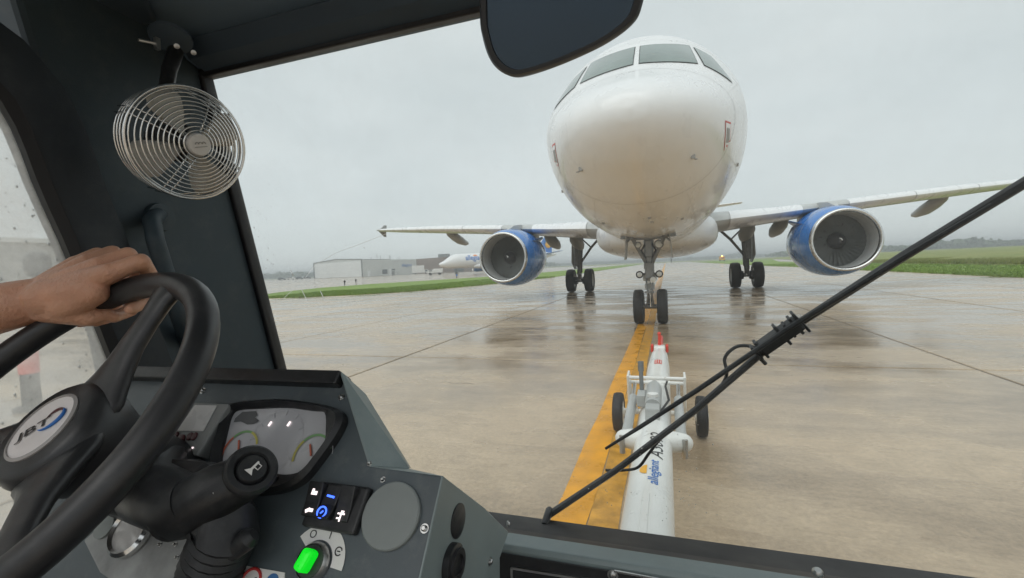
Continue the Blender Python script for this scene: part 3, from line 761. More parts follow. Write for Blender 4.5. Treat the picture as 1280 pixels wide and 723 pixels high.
def build_airliner(name, label, T, detail=True):
    """T maps aircraft coordinates (x across, y aft of nose, z up) to the world"""
    def X(m):
        m.v = [tuple(T(A(*p))) for p in m.v]; return m
    root = thing(name, T(A(0, 5, 0)), label, 'aircraft')
    ss = sorted(set([0, .006, .02, .04, .06, .09, .12, .16, .2, .25, .3, .37, .45, .55, .65, .77]+list(np.arange(.9, 6.6, .12))+[1.42, 1.428]+list(np.arange(7, 24, 1.0))+list(np.arange(24, 37.4, .5))))
    if not detail: ss = ss[::2]+[ss[-1]]
    rings = [fus_ring(s, 72 if detail else 32) for s in ss]
    fm = MB().loft(rings)
    fus_local = MB().loft(rings)
    fus = obj('fuselage', X(fm), MT['ac_white'], root, 180)
    # belly fairing
    rg = []
    for s, w, b, tp in ((9.4, .5, 1.9, 2.3), (10.2, 1.5, 1.74, 2.9), (11.2, 2.0, 1.6, 3.1), (12.5, 2.15, 1.53, 3.15), (16, 2.2, 1.5, 3.1), (19, 2.1, 1.56, 3.0), (20.5, 1.6, 1.72, 2.7), (21.8, .6, 1.9, 2.2)):
        rg.append([A(w*np.sign(cos(a))*abs(cos(a))**.75, s, (tp+b)/2+(tp-b)/2*np.sign(sin(a))*abs(sin(a))**.8) for a in np.linspace(0, 2*pi, 40, endpoint=False)])
    obj('belly_fairing', X(MB().loft(rg)), MT['ac_white'], root, 180)
    for sg in (-1, 1):
        st = [(1.4, 11.55, 6.6, 2.62, .14), (2.3, 11.95, 6.2, 2.70, .135), (4.2, 12.95, 5.0, 2.88, .125), (6.4, 14.10, 3.95, 3.12, .125), (11, 16.5, 2.85, 3.58, .17), (15, 18.6, 1.95, 3.94, .17), (17.0, 19.65, 1.5, 4.12, .12)]
        wg = obj('wing', X(MB().loft(wing_mesh(st, sg))), MT['wing_grey'], root, 50)
        # slats: bright leading edges in five lengths
        spans = ((2.5, 5.0), (6.7, 9.2), (9.24, 11.7), (11.74, 14.2), (14.24, 16.6)) if detail else ((2.5, 16.6),)
        af = [q for q in airfoil(14, .12)]
        for s0, s1 in spans:
            rr = []
            for x in np.linspace(s0, s1, 4):
                le, c, z, t = (float(np.interp(x, [q[0] for q in st], [q[k] for q in st])) for k in (1, 2, 3, 4))
                pts = [A(sg*x, le+(px_-.5)*c*1.0+.5*c-.012*c if px_ < .001 else le+px_*c-.012*c*(1-px_/.2), z+pz_*c*1.05) for px_, pz_ in airfoil(14, t) if px_ <= (.17 if pz_ >= 0 else .24)]
                rr.append(pts)
            obj('slat', X(MB().loft(rr, caps=True)), MT['ac_white'], wg, 50)
        # flap track fairings
        for x, ln in ((3.6, 2.6), (4.9, 3.0), (7.3, 3.2), (11.2, 3.0)) if detail else ((8, 3),):
            le, c, z = (float(np.interp(x, [q[0] for q in st], [q[k] for q in st])) for k in (1, 2, 3))
            y0 = le+c*.42; rr = []
            for f_, w, dz in ((0, .02, .0), (.12, .17, .10), (.35, .29, .24), (.6, .29, .42), (.85, .16, .54), (1, .02, .54)):
                rr.append([A(sg*x+w*cos(a), y0+ln*f_, z-.06-dz+.26*(.25+w*2.2)*sin(a)) for a in np.linspace(0, 2*pi, 14, endpoint=False)])
            obj('flap_fairing', X(MB().loft(rr)), MT['ac_grey'], wg, 60)
        # wing-tip fence
        m = MB(); xt = sg*17.02
        m.prism([A(xt, 19.95, 4.1), A(xt, 20.6, 4.5), A(xt, 20.85, 4.5), A(xt, 20.75, 4.08), A(xt, 20.75, 3.75), A(xt, 20.55, 3.75)], A(sg*.06, 0, 0))
        obj('tip_fence', X(m), MT['seam'], wg, 0)
        # engine
        ex_, es_, ez_ = sg*5.755, 11.55, 1.795
        en = obj('engine', X(MB().lathe([(1.005, .16), (1.075, .35), (1.14, .7), (1.185, 1.2), (1.185, 1.8), (1.13, 2.5), (1.02, 3.1), (.97, 3.3), (.93, 3.3), (.95, 2.6)], A(ex_, es_, ez_), A(0, 1, 0), 56 if detail else 24, caps=False)), MT['blue'], root, 180)
        obj('inlet_lip', X(MB().lathe([(1.005, .162), (.995, .06), (.955, .0), (.905, .035), (.885, .14)], A(ex_, es_, ez_), A(0, 1, 0), 56 if detail else 24, caps=False)), MT['lip'], en, 180)
        obj('inlet_liner', X(MB().lathe([(.885, .14), (.86, .4), (.862, .9), (.87, 1.15)], A(ex_, es_, ez_), A(0, 1, 0), 56 if detail else 24, caps=False)), MT['liner'], en, 180)
        obj('exhaust_core', X(MB().lathe([(.62, 2.6), (.60, 3.4), (.45, 4.2), (.2, 4.6), (.05, 4.9)], A(ex_, es_, ez_), A(0, 1, 0), 28)), MT['strut'], en, 60)
        if detail:
            for hr in (.36, .74):
                obj('liner_ring', X(MB().lathe([(.8615, hr), (.8585, hr+.012)], A(ex_, es_, ez_), A(0, 1, 0), 56, caps=False)), MT['seam'], en, 180, fix=False)
            fmsh = MB(); fmsh.lathe([(.02, 1.16), (.875, 1.16)], A(ex_, es_, ez_), A(0, 1, 0), 40, caps=False)
            nb = 36
            for b_ in range(nb):
                a0 = 2*pi*b_/nb
                rows = []
                for r_ in (.26, .5, .7, .865):
                    tw = .55-.35*r_; ch = .10+.05*r_
                    row = []
                    for q in (-1, 1):
                        a_ = a0+q*ch*cos(tw)/r_*.55
                        row.append(A(ex_+r_*cos(a_), es_+1.02+q*ch*sin(tw)*.9, ez_+r_*sin(a_)))
                    rows.append(row)
                fmsh.grid(rows)
            obj('fan', X(fmsh), MT['fan'], en, 0, fix=False)
            obj('spinner', X(MB().lathe([(.01, .55), (.07, .60), (.17, .74), (.25, .90), (.29, 1.05)], A(ex_, es_, ez_), A(0, 1, 0), 24)), MT['spin'], en, 180)
            sw = [A(ex_+(.04+.06*k/14)*cos(k*.42), es_+.60+.012*k-.035, ez_+(.04+.06*k/14)*sin(k*.42)) for k in range(15)]
            obj('spinner_swirl', X(MB().tube(sw, .024, 6)), MT['mark'], en)
            # strakes and blue cowl latch lines
            m = MB(); m.prism([A(ex_-sg*.98, es_+.9, ez_+.62), A(ex_-sg*1.25, es_+1.6, ez_+.80), A(ex_-sg*1.2, es_+1.9, ez_+.74), A(ex_-sg*.98, es_+2.0, ez_+.6)], A(0, 0, .015)); obj('strake', X(m), MT['blue'], en, 0)
            m = MB(); m.lathe([(1.146, .76), (1.149, .78)], A(ex_, es_, ez_), A(0, 1, 0), 56, caps=False); obj('cowl_seam', X(m), MT['seam'], en, 180)
        rr = []
        for y_, w, z0, z1 in ((12.35, .04, 2.85, 2.92), (12.9, .16, 2.75, 3.13), (13.7, .22, 2.6, 3.22), (15.2, .22, 2.5, 3.15), (17, .1, 2.7, 3.0)):
            rr.append([A(ex_-w, y_, z0), A(ex_+w, y_, z0), A(ex_+w*.8, y_, z1), A(ex_-w*.8, y_, z1)])
        obj('pylon', X(MB().loft(rr)), MT['wing_grey'], en, 30)
        # tailplane
        st2 = [(.5, 31.6, 3.4, 5.1, .1), (6.2, 35.1, 1.4, 5.75, .09)]
        obj('tailplane', X(MB().loft(wing_mesh(st2, sg))), MT['ac_white'] if detail else MT['blue'], root, 50)
    # fin
    rr = []
    for z, le, c in ((5.6, 29.2, 6.4), (6.6, 30.4, 5.2), (11.7, 34.2, 2.1)):
        rr.append([A(pz_*c*.8, le+px_*c, z) for px_, pz_ in airfoil(12, .1)])
    fin = obj('tail_fin', X(MB().loft(rr)), MT['blue'], root, 50)
    for sg in (-1, 1):
        m = MB(); c0 = A(sg*.30, 34.3, 8.0); n_ = 26
        vs = [c0]+[c0+A(0, cos(2*pi*k/n_), sin(2*pi*k/n_))*(1.25 if k % 2 else .85) for k in range(n_)]
        m.add(vs, [(0, 1+k, 1+(k+1) % n_) for k in range(n_)]); obj('sun_emblem', X(m), MT['sunyel'], fin, 0, fix=False)
    # landing gear
    def tyre(par, c, R_, W_):
        m = MB(); m.lathe([(R_*.52, -W_*.40), (R_*.80, -W_*.5), (R_*.94, -W_*.44), (R_*.99, -W_*.27), (R_, 0), (R_*.99, W_*.27), (R_*.94, W_*.44), (R_*.80, W_*.5), (R_*.52, W_*.40)], c, A(1, 0, 0), 36, caps=False)
        t_ = obj('tyre', X(m), MT['tyre'], par, 180)
        m = MB(); m.lathe([(.02, -W_*.30), (R_*.2, -W_*.38), (R_*.36, -W_*.30), (R_*.54, -W_*.41), (R_*.54, W_*.41), (R_*.36, W_*.30), (R_*.2, W_*.38), (.02, W_*.30)], c, A(1, 0, 0), 24)
        obj('wheel_hub', X(m), MT['bar_grey'], t_, 40)
        if detail:
            m = MB()
            for q in (-.16, -.055, .055, .16): m.lathe([(R_*1.002, q*W_*1.6-.004), (R_*1.003, q*W_*1.6+.004)], c, A(1, 0, 0), 36, caps=False)
            obj('tread_groove', X(m), MT['ink'], t_, 180, fix=False)
    ng = obj('nose_gear', X(MB().tube([A(0, 5.05, 1.06), A(0, 5.0, 1.5), A(0, 4.96, 2.1)], [.10, .105, .11], 16)), MT['strut'], root, 40)
    for sg in (-1, 1): tyre(ng, A(sg*.25, 5.07, .381), .381, .225)
    obj('piston', X(MB().tube([A(0, 5.07, .38), A(0, 5.05, 1.08)], .055, 14)), MT['chrome'], ng)
    obj('axle', X(MB().tube([A(-.3, 5.07, .38), A(.3, 5.07, .38)], .05, 12)), MT['strut'], ng)
    if detail:
        m = MB()
        for sg in (-1, 1):
            m.bar(A(sg*.07, 4.93, .42), A(sg*.035, 4.72, .72), .03, .05); m.bar(A(sg*.035, 4.72, .72), A(sg*.08, 4.92, 1.02), .03, .05)
        m.bar(A(-.09, 4.72, .72), A(.09, 4.72, .72), .05, .05); obj('torque_link', X(m), MT['strut'], ng, 0, .006)
        m = MB(); m.lathe([(.13, 0), (.15, .03), (.15, .15), (.12, .18)], A(0, 5.05, .95), A(0, .02, 1), 18); m.box((0, 4.93, .83), (.2, .06, .13)); obj('steering_collar', X(m), MT['bar_grey'], ng, 40)
        m = MB(); m.box((0, 4.9, 1.18), (.16, .1, .34)); m.box((.07, 4.86, 1.02), (.09, .08, .09)); m.box((-.08, 4.88, 1.28), (.06, .09, .12)); obj('actuator_block', X(m), MT['strut'], ng, 0, .01)
        m = MB(); m.lathe([(.03, 0), (.062, .01), (.062, .05), (.03, .06)], A(.075, 4.82, .98), A(0, -1, 0), 14); obj('white_valve', X(m), MT['white'], ng, 40)
        for sg in (-1, 1):
            m = MB(); m.tube([A(sg*.06, 5.0, 1.32), A(sg*.34, 4.75, 1.92)], [.035, .045], 10); obj('drag_brace', X(m), MT['strut'], ng)
            m = MB(); m.tube([A(sg*.05, 4.98, 1.42), A(sg*.15, 4.86, 1.62), A(sg*.05, 4.9, 1.8)], .022, 8); obj('hydraulic_line', X(m), MT['ink'], ng)
            m = MB(); m.lathe([(.02, .10), (.06, .08), (.082, .0), (.075, -.012)], A(sg*.205, 4.86, 1.10), A(0, 1, 0), 18); lt = obj('taxi_light', X(m), MT['ink'], ng, 60)
            m = MB(); m.lathe([(.058, -.010), (.04, -.02), (.005, -.026)], A(sg*.205, 4.86, 1.10), A(0, 1, 0), 18); obj('lens', X(m), MT['lampglass'], lt, 60)
            obj('light_arm', X(MB().tube([A(sg*.05, 4.98, 1.12), A(sg*.2, 4.93, 1.10)], .02, 8)), MT['strut'], ng)
            r_ = .10 if sg > 0 else .075
            m = MB(); m.lathe([(.02, .12), (r_*.8, .08), (r_, .0), (r_*.9, -.012)], A(sg*.215, 4.80, 1.74), A(0, 1, 0), 20); lt = obj('landing_light', X(m), MT['strut'], ng, 60)
            m = MB(); m.lathe([(r_*.72, -.012), (r_*.5, -.022), (.005, -.03)], A(sg*.215, 4.80, 1.74), A(0, 1, 0), 20); obj('lens', X(m), MT['lampglass'], lt, 60)
            m = MB(); m.prism([A(sg*.42, 4.35, 1.96), A(sg*.42, 5.0, 1.93), A(sg*.47, 4.95, 1.45), A(sg*.475, 4.55, 1.43)], A(sg*.02, 0, 0)); obj('gear_door', X(m), MT['ac_grey'], ng, 0)
            m = MB(); m.tube([A(sg*.30, 4.6, 1.93), A(sg*.46, 4.6, 1.78)], .02, 8); m.bar(A(sg*.3, 4.55, 1.90), A(sg*.55, 4.6, 1.92), .09, .08); obj('door_hinge', X(m), MT['strut'], ng, 40)
        m = MB(); m.bar(A(-.34, 4.75, 1.88), A(.34, 4.75, 1.88), .06, .07); m.box((0, 4.82, 1.66), (.13, .1, .34)); obj('upper_crossbeam', X(m), MT['strut'], ng, 0, .008)
        m = MB()
        for x_ in (-.03, .03): m.tube([A(x_, 4.98, 1.9), A(x_*2.2, 4.92, 1.5), A(x_*1.2, 4.93, 1.2), A(x_*2.4, 4.96, .9), A(x_, 5.0, .5)], .009, 6)
        obj('cable', X(m), MT['ink'], ng)
    for sg in (-1, 1):
        mg = obj('main_gear', X(MB().tube([A(sg*3.795, 17.7, 1.0), A(sg*3.78, 17.65, 1.8), A(sg*3.7, 17.55, 2.75)], [.13, .155, .17], 16)), MT['strut'], root, 40)
        for q in (-1, 1): tyre(mg, A(sg*3.795+q*.46, 17.71, .58), .58, .42)
        obj('piston', X(MB().tube([A(sg*3.795, 17.71, .55), A(sg*3.795, 17.7, 1.05)], .085, 14)), MT['chrome'], mg)
        obj('axle', X(MB().tube([A(sg*3.795-.5, 17.71, .58), A(sg*3.795+.5, 17.71, .58)], .09, 12)), MT['strut'], mg)
        if detail:
            m = MB(); m.lathe([(.18, -.12), (.22, 0), (.18, .12)], A(sg*3.795-.24, 17.71, .58), A(1, 0, 0), 14); m.lathe([(.18, -.12), (.22, 0), (.18, .12)], A(sg*3.795+.24, 17.71, .58), A(1, 0, 0), 14); obj('brake_pack', X(m), MT['ink'], mg, 40)
            m = MB(); m.tube([A(sg*3.72, 17.6, 1.45), A(sg*3.15, 17.45, 2.2), A(sg*2.75, 17.35, 2.6)], [.055, .06, .06], 10); m.tube([A(sg*3.15, 17.45, 2.2), A(sg*3.6, 17.5, 2.65)], .035, 8); obj('side_stay', X(m), MT['strut'], mg)
            m = MB(); m.prism([A(sg*3.98, 17.0, 2.72), A(sg*3.98, 18.0, 2.72), A(sg*4.06, 17.95, 1.45), A(sg*3.98, 17.85, 1.15), A(sg*3.98, 17.45, 1.15), A(sg*4.06, 17.1, 1.5)], A(sg*.04, 0, 0)); obj('gear_door', X(m), MT['ac_grey'], mg, 0)
            m = MB(); m.box((sg*3.86, 17.42, 1.95), (.2, .14, 1.3)); obj('gear_fairing', X(m), MT['strut'], mg, 0, .03)
            m = MB(); m.bar(A(sg*3.795, 17.5, .65), A(sg*3.795, 17.25, .95), .14, .05); m.bar(A(sg*3.795, 17.25, .95), A(sg*3.795, 17.5, 1.3), .14, .05); obj('torque_link', X(m), MT['strut'], mg, 0)
            m = MB(); m.tube([A(sg*3.66, 17.5, 2.6), A(sg*3.62, 17.45, 1.6), A(sg*3.7, 17.5, .8)], .016, 6); obj('cable', X(m), MT['ink'], mg)
    # registration lettering and sun on the fuselage sides
    for sg in (-1, 1):
        v, f = fine_text('allegiant', .12, bold=.02)
        lo, hi = v.min(0), v.max(0); sc = 5.6/(hi-lo)[0]
        pts = []
        for q in v:
            a_ = (q[0]-(lo+hi)[0]/2)*sc; b_ = (q[1]-(lo+hi)[1]/2)*sc*1.2
            s_ = 10.2+sg*a_
            z_ = 4.55+b_; t_ = np.clip((z_-3.93)/2.09, -1, 1)
            pts.append(A(sg*(1.975*sqrt(1-t_*t_)+.02), s_, z_))
        obj('lettering', X(MB().add(pts, f)), MT['logoblue'], fus, 0, fix=False)
        m = MB(); n_ = 20; c_s, c_z = 10.4, 5.2
        def pp(s_, z_):
            t_ = np.clip((z_-3.93)/2.09, -1, 1); return A(sg*(1.975*sqrt(1-t_*t_)+.03), s_, z_)
        vs = [pp(c_s, c_z)]+[pp(c_s+.62*cos(pi*k/n_), c_z+.45*sin(pi*k/n_)*(1 if k % 2 else .75)) for k in range(n_+1)]
        m.add(vs, [(0, 1+k, 2+k) for k in range(n_)]); obj('sun_emblem', X(m), MT['orange'], fus, 0, fix=False)
    return root, fus, fus_local, X

ID = lambda p: p
plane, fus, fusl, XF = build_airliner('airliner', 'white airliner with blue engines facing the tug on the wet taxiway', ID, True)
bvh = BVHTree.FromPolygons([Vector(p) for p in fusl.v], fusl.f)
def fhit(px, py):
    loc, n, _, _ = bvh.ray_cast(Vector(CAM), Vector(nrm(ray(px, py))))
    return None if loc is None else (np.array(loc), np.array(n))
def fproj(x, z, aft=False):
    """point of the fuselage skin met when looking aft along its axis"""
    loc, n, _, _ = bvh.ray_cast(Vector((x, -2, z)), Vector((0, 1, 0)))
    return None if loc is None else (np.array(loc), np.array(n))
def skin_quad(cs, nu=10, nv=7, off=.006):
    """patch over the skin between four (x,z) corners seen from the front"""
    G = []
    for i in range(nv+1):
        row = []
        for j in range(nu+1):
            u, v = j/nu, i/nv
            q = (1-v)*((1-u)*A(*cs[0])+u*A(*cs[1]))+v*((1-u)*A(*cs[3])+u*A(*cs[2]))
            h = fproj(*q)
            if h is None: h = (A(q[0], 3, q[1]), A(0, -1, 0))
            n = h[1] if h[1][1] < .3 else -h[1]
            row.append(h[0]+n*off)
        G.append(row)
    return G
DEBUG_COCK = False
if DEBUG_COCK:
    for nm, pxs in dict(R=((799, 59), (860, 59), (871.5, 81), (799, 81)), Lp=((791.8, 60.5), (738, 79), (727, 103.7), (790.8, 80)), SR=((867, 62), (885, 73), (915, 112), (880, 83)), SL=((734, 82), (710, 121)), STAT=((904, 152), (913, 153), (911, 190), (902, 191)), STL=((699, 177), (705, 195), (703, 214)), P=((866, 197), (727, 213), (815, 279), (852, 276), (756, 280), (920, 210), (706, 250))).items():
        for q in pxs:
            h = fhit(*q); print('HIT', nm, q, None if h is None else h[0].round(2))
# cockpit windows, seams and marks on the nose
for sg in (1, -1):
    for nm, cs in (('cockpit_window', ((.045, 4.955), (.80, 4.90), (.865, 4.26), (.05, 4.365))), ('cockpit_side_window', ((.875, 4.85), (1.12, 4.62), (1.34, 3.95), (.965, 4.225)))):
        c = [(sg*x, z) for x, z in cs]
        cx = sum(q[0] for q in c)/4; cz = sum(q[1] for q in c)/4
        big = [(cx+(q[0]-cx)*1.02+.004*np.sign(q[0]-cx), cz+(q[1]-cz)*1.03) for q in c]
        w_ = obj(nm, MB().grid(skin_quad(c, off=.012)), MT['ac_glass'], plane, 180, fix=False)
        obj('gasket', MB().grid(skin_quad(big, off=.006)), MT['gasket'], w_, 180, fix=False)
    # windscreen wiper
    h0 = fproj(sg*.10, 4.34); h1 = fproj(sg*.09, 4.80)
    if sg < 0: pass
    m = MB(); m.tube([h0[0]+h0[1]*.03, h1[0]+h1[1]*.035], .008, 6); obj('cockpit_wiper', m, MT['gasket'], plane)
m = MB(); s0 = 1.42
ra = fus_ring(s0); rb = fus_ring(s0+.008)
def grow(r, d=.0015):
    c = np.mean(r, 0); return [c+(p-c)*(1+d/np.linalg.norm(p-c)) for p in r]
m.loft([grow(ra), grow(rb)], caps=False); obj('radome_seam', m, MT['seam'], plane, 180, fix=False)
# skin panel joints: rings and lengthwise laps
for s0 in (2.94, 4.14, 5.34):
    m = MB(); m.loft([grow(fus_ring(s0, 144), .002), grow(fus_ring(s0+.006, 144), .002)], caps=False); obj('skin_joint', m, MT['pline'], plane, 180, fix=False)
for a_ in (-28, -62, 22, 208, 242, 158):
    row0, row1 = [], []
    for s0 in np.arange(1.5, 6.5, .12):
        w_, t_, b_, c_z = float(interp(SS, SW, s0)), float(interp(SS, ST, s0)), float(interp(SS, SB, s0)), float(interp(CS, CZ, s0))
        for row, da in ((row0, 0), (row1, .0035)):
            q = radians(a_)+da; ce_ = np.sign(cos(q))*abs(cos(q))**(.93 if sin(q) < 0 else 1.); zz = c_z+((t_-c_z) if sin(q) >= 0 else (c_z-b_))*sin(q)
            p_ = A(w_*ce_, s0, zz); cc0 = A(0, s0, c_z); row.append(cc0+(p_-cc0)*(1+.004/np.linalg.norm(p_-cc0)))
    m = MB(); m.grid([row0, row1]); obj('skin_joint', m, MT['pline'], plane, 180, fix=False)
for sg in (-1, 1):
    q = [(sg*1.12, 3.15), (sg*1.215, 3.17), (sg*1.225, 2.87), (sg*1.13, 2.83)]
    # outlined static-port panel
    def rect(c, f):
        cx = sum(a[0] for a in c)/4; cz = sum(a[1] for a in c)/4
        return [(cx+(a[0]-cx)*f, cz+(a[1]-cz)*f) for a in c]
    pt_ = obj('static_port_panel', MB().grid(skin_quad(q, 4, 6, .003)), MT['red'], plane, 180, fix=False)
    obj('panel_face', MB().grid(skin_quad(rect(q, .84), 4, 6, .006)), MT['ac_white'], pt_, 180, fix=False)
    qi = rect(q, .5); qi = [(a[0], a[1]-.0) for a in qi]
    obj('port_plate', MB().grid(skin_quad(qi, 4, 6, .009)), MT['seam'], pt_, 180, fix=False)
def probe(x, z, ln, d):
    h = fproj(x, z)
    m = MB(); p = h[0]; n = h[1] if h[1][1] < .3 else -h[1]
    m.tube([p, p+n*ln*.6, p+n*ln+A(0, -ln*.9, 0)*d], [.016, .013, .008], 8); m.box(p+n*.004, (.05, .05, .05))
    obj('air_data_probe', m, MT['seam'], plane)
for x, z, ln, d in ((.71, 2.68, .08, 1), (-.72, 2.68, .08, 1), (1.5, 2.9, .12, 1), (-1.5, 2.8, .12, 1), (.15, 2.03, .05, 0), (.12, 2.07, .05, 0), (.63, 2.08, .07, .5), (-.69, 2.1, .09, .5)): probe(x, z, ln, d)
# belly aerial and drain mast
for x, y in ((.55, 15), (0, 8)):
    m = MB(); zb = 1.55 if y > 10 else 1.9
    m.prism([A(x, y, zb), A(x, y+.35, zb), A(x, y+.4, zb-.28), A(x, y+.25, zb-.28)], A(.02, 0, 0)); obj('blade_aerial', m, MT['ac_grey'], plane, 0)
h = A(0, 12, 6.02); m = MB(); m.prism([h, h+A(0, .5, 0), h+A(0, .5, .3), h+A(0, .3, .3)], A(.03, 0, 0)); obj('blade_aerial', m, MT['ac_white'], plane, 0)

# parked airliner far behind
pn = far_pt(549, 118)
pt2 = min((far_pt(697, v2) for v2 in np.arange(118, 160, .5)), key=lambda q: abs(np.linalg.norm(q-pn)-37.3))
dv = nrm(pt2-pn); rt = A(dv[1], -dv[0], 0)
far_root, _, _, _ = build_airliner('airliner', 'distant white airliner with blue lettering parked by the brick building', lambda p: pn+dv*p[1]+rt*p[0]+A(0, 0, p[2]), False)

# ------------------------------------------------------------------ tow bar
BX, BZ, BR = .265, .45, .09
tb = thing('tow_bar', (BX, -1.8, 0), 'white tow bar on two small wheels pointing at the nose gear', 'tow bar')
obj('tube', MB().lathe([(.02, 0), (BR*.98, .01), (BR, .05), (BR, 2.93), (BR*.9, 3.33), (.075, 3.50), (.055, 3.60), (.02, 3.61)], A(BX, -4.40, BZ), A(0, 1, 0), 40), MT['bar_white'], tb, 60)
obj('tow_eye', MB().tube([A(BX+.06*cos(a), -4.46+.06*sin(a), BZ) for a in np.linspace(0, 2*pi, 20, endpoint=False)], .02, 10, closed=True), MT['steel'], tb)
# red and white fork head
m = MB(); m.box((BX, -.74, BZ+.01), (.11, .12, .13)); obj('head_block', m, MT['bar_white'], tb, 0, .012)
for sg in (-1, 1):
    m = MB(); m.box((BX+sg*.072, -.72, BZ+.045), (.026, .09, .075)); obj('fork_cheek', m, MT['red'], tb, 0, .008)
m = MB(); m.tube([A(BX, -.68, BZ), A(BX, -.2, BZ), A(BX, .25, BZ)], [.035, .03, .028], 12); obj('head_pin', m, MT['red'], tb)
m = MB(); m.tube([A(BX, -.7, BZ+.02), A(BX, -.7, BZ+.19)], [.016, .013], 10); m.ball(A(BX, -.7, BZ+.19), .018); obj('shear_pin', m, MT['red'], tb)
def on_bar(a, b, d=.0012):
    th = b/BR; return A(BX+(BR+d)*sin(th), a, BZ+(BR+d)*cos(th))
def bar_text(nm, txt, y0, y1, b0, hgt, mat, **k):
    v, f = fine_text(txt, .12, **k); lo, hi = v.min(0), v.max(0)
    vs = [on_bar(y0+(q[0]-lo[0])/(hi-lo)[0]*(y1-y0), b0-((q[1]-lo[1])/(hi-lo)[1]-.5)*hgt) for q in v]
    return obj(nm, MB().add(vs, f), mat, tb, 0, fix=False)
bar_text('lettering', 'A3092', -3.565, -3.27, .022, .062, MT['ink'], bold=.0)
bar_text('lettering', 'allegiant', -3.82, -3.60, .022, .052, MT['logoblue'], bold=.012)
n_ = 16
m = MB(); m.grid([[on_bar(-3.70+.040*f_*cos(pi*k/n_), -.010-.030*f_*sin(pi*k/n_), .002) for k in range(n_+1)] for f_ in (.02, .35, .7, 1.)]); obj('sun_emblem', m, MT['sunyel'], tb, 0, fix=False)
m = MB(); G = [[on_bar(y, b) for b in np.linspace(-.028, .03, 6)] for y in (-1.68, -1.52)]; m.grid(G); st = obj('red_placard', m, MT['red'], tb, 0, fix=False)
for k in range(3):
    m = MB(); b0 = -.018+.018*k; m.grid([[on_bar(y, b, .0024) for b in (b0, b0+.006)] for y in (-1.66, -1.54)]); obj('placard_line', m, MT['white'], st, 0, fix=False)
# weld seam rib near the tug end
m = MB(); m.bar(A(BX-.005, -4.2, BZ+BR), A(BX-.005, -3.90, BZ+BR), .025, .01); obj('weld_rib', m, MT['bar_white'], tb, 0, .003)
# lugs, cylinders, plates, wheels
for sg in (-1, 1):
    m = MB(); m.tube([A(BX+sg*.05, -3.2, BZ+.02), A(BX+sg*.15, -3.2, BZ+.02)], [.06, .045], 14); m.ball(A(BX+sg*.145, -3.2, BZ+.02), .045)
    lg = obj('lug', m, MT['bar_white'], tb, 60)
    m = MB(); m.tube([A(BX+sg*.15, -3.24, BZ-.04), A(BX+sg*.15, -3.24, BZ+.05)], .014, 8); obj('bolt', m, MT['steel'], lg)
    cy = obj('gas_spring', MB().tube([A(BX+sg*.135, -3.16, BZ+.03), A(BX+sg*.135, -2.62, BZ+.07)], .027, 14), MT['bar_grey'], tb)
    obj('rod', MB().tube([A(BX+sg*.135, -2.64, BZ+.07), A(BX+sg*.14, -2.36, BZ+.09)], .012, 10), MT['steel'], cy)
    m = MB(); x = BX+sg*.175
    m.prism([A(x, -2.42, BZ+.16), A(x, -2.30, BZ+.17), A(x, -2.18, BZ+.05), A(x, -2.1, BZ-.2), A(x, -2.3, BZ-.2), A(x, -2.38, BZ-.05)], A(sg*.014, 0, 0)); obj('side_plate', m, MT['bar_white'], tb, 0, .004)
    m = MB(); m.bar(A(x, -2.22, BZ-.13), A(x, -1.80, .18), .03, .06); obj('trailing_arm', m, MT['bar_white'], tb, 0, .006)
    wc = A(BX+sg*.315, -1.79, .158)
    m = MB(); m.lathe([(.08, -.033), (.12, -.042), (.148, -.036), (.156, -.018), (.156, .018), (.148, .036), (.12, .042), (.08, .033)], wc, A(1, 0, 0), 30, caps=False); wt = obj('tyre', m, MT['tyre'], tb, 180)
    m = MB(); m.lathe([(.01, -.03), (.03, -.05), (.05, -.03), (.088, -.035), (.088, .035), (.05, .03), (.03, .05), (.01, .03)], wc, A(1, 0, 0), 20); obj('wheel_hub', m, MT['bar_white'], wt, 40)
obj('axle', MB().tube([A(BX-.33, -1.79, .17), A(BX+.33, -1.79, .17)], .02, 10), MT['bar_white'], tb)
for y, z in ((-2.40, BZ+.145), (-2.26, BZ+.08)):
    obj('crossbar', MB().tube([A(BX-.19, y, z), A(BX+.19, y, z)], .0125, 10), MT['bar_white'], tb)
m = MB(); m.tube([A(BX-.075, -2.72, BZ+.08), A(BX-.08, -2.66, BZ+.31)], [.013, .013], 10); m.tube([A(BX-.08, -2.662, BZ+.25), A(BX-.08, -2.655, BZ+.31)], .018, 10); obj('pump_lever', m, MT['trim'], tb)
m = MB(); m.box((BX-.075, -2.76, BZ+.11), (.05, .14, .07)); obj('lever_socket', m, MT['bar_grey'], tb, 0, .006)
m = MB(); m.tube([A(BX-.005, -2.98, BZ+.125), A(BX-.005, -2.66, BZ+.145), A(BX-.005, -2.55, BZ+.15)], [.045, .045, .02], 16); obj('pump_cylinder', m, MT['bar_grey'], tb, 40)
m = MB(); m.box((BX-.005, -3.02, BZ+.11), (.075, .12, .075)); obj('pump_block', m, MT['bar_grey'], tb, 0, .008)
m = MB(); m.lathe([(.012, 0), (.03, .004), (.03, .02), (.01, .026)], A(BX-.005, -2.92, BZ+.165), A(0, 0, 1), 14); obj('filler_cap', m, MT['white'], tb)
obj('hydraulic_line', MB().tube([A(BX+.03, -3.0, BZ+.1), A(BX+.08, -2.85, BZ+.13), A(BX+.06, -2.5, BZ+.12), A(BX+.07, -2.3, BZ+.1)], .007, 6), MT['ink'], tb)

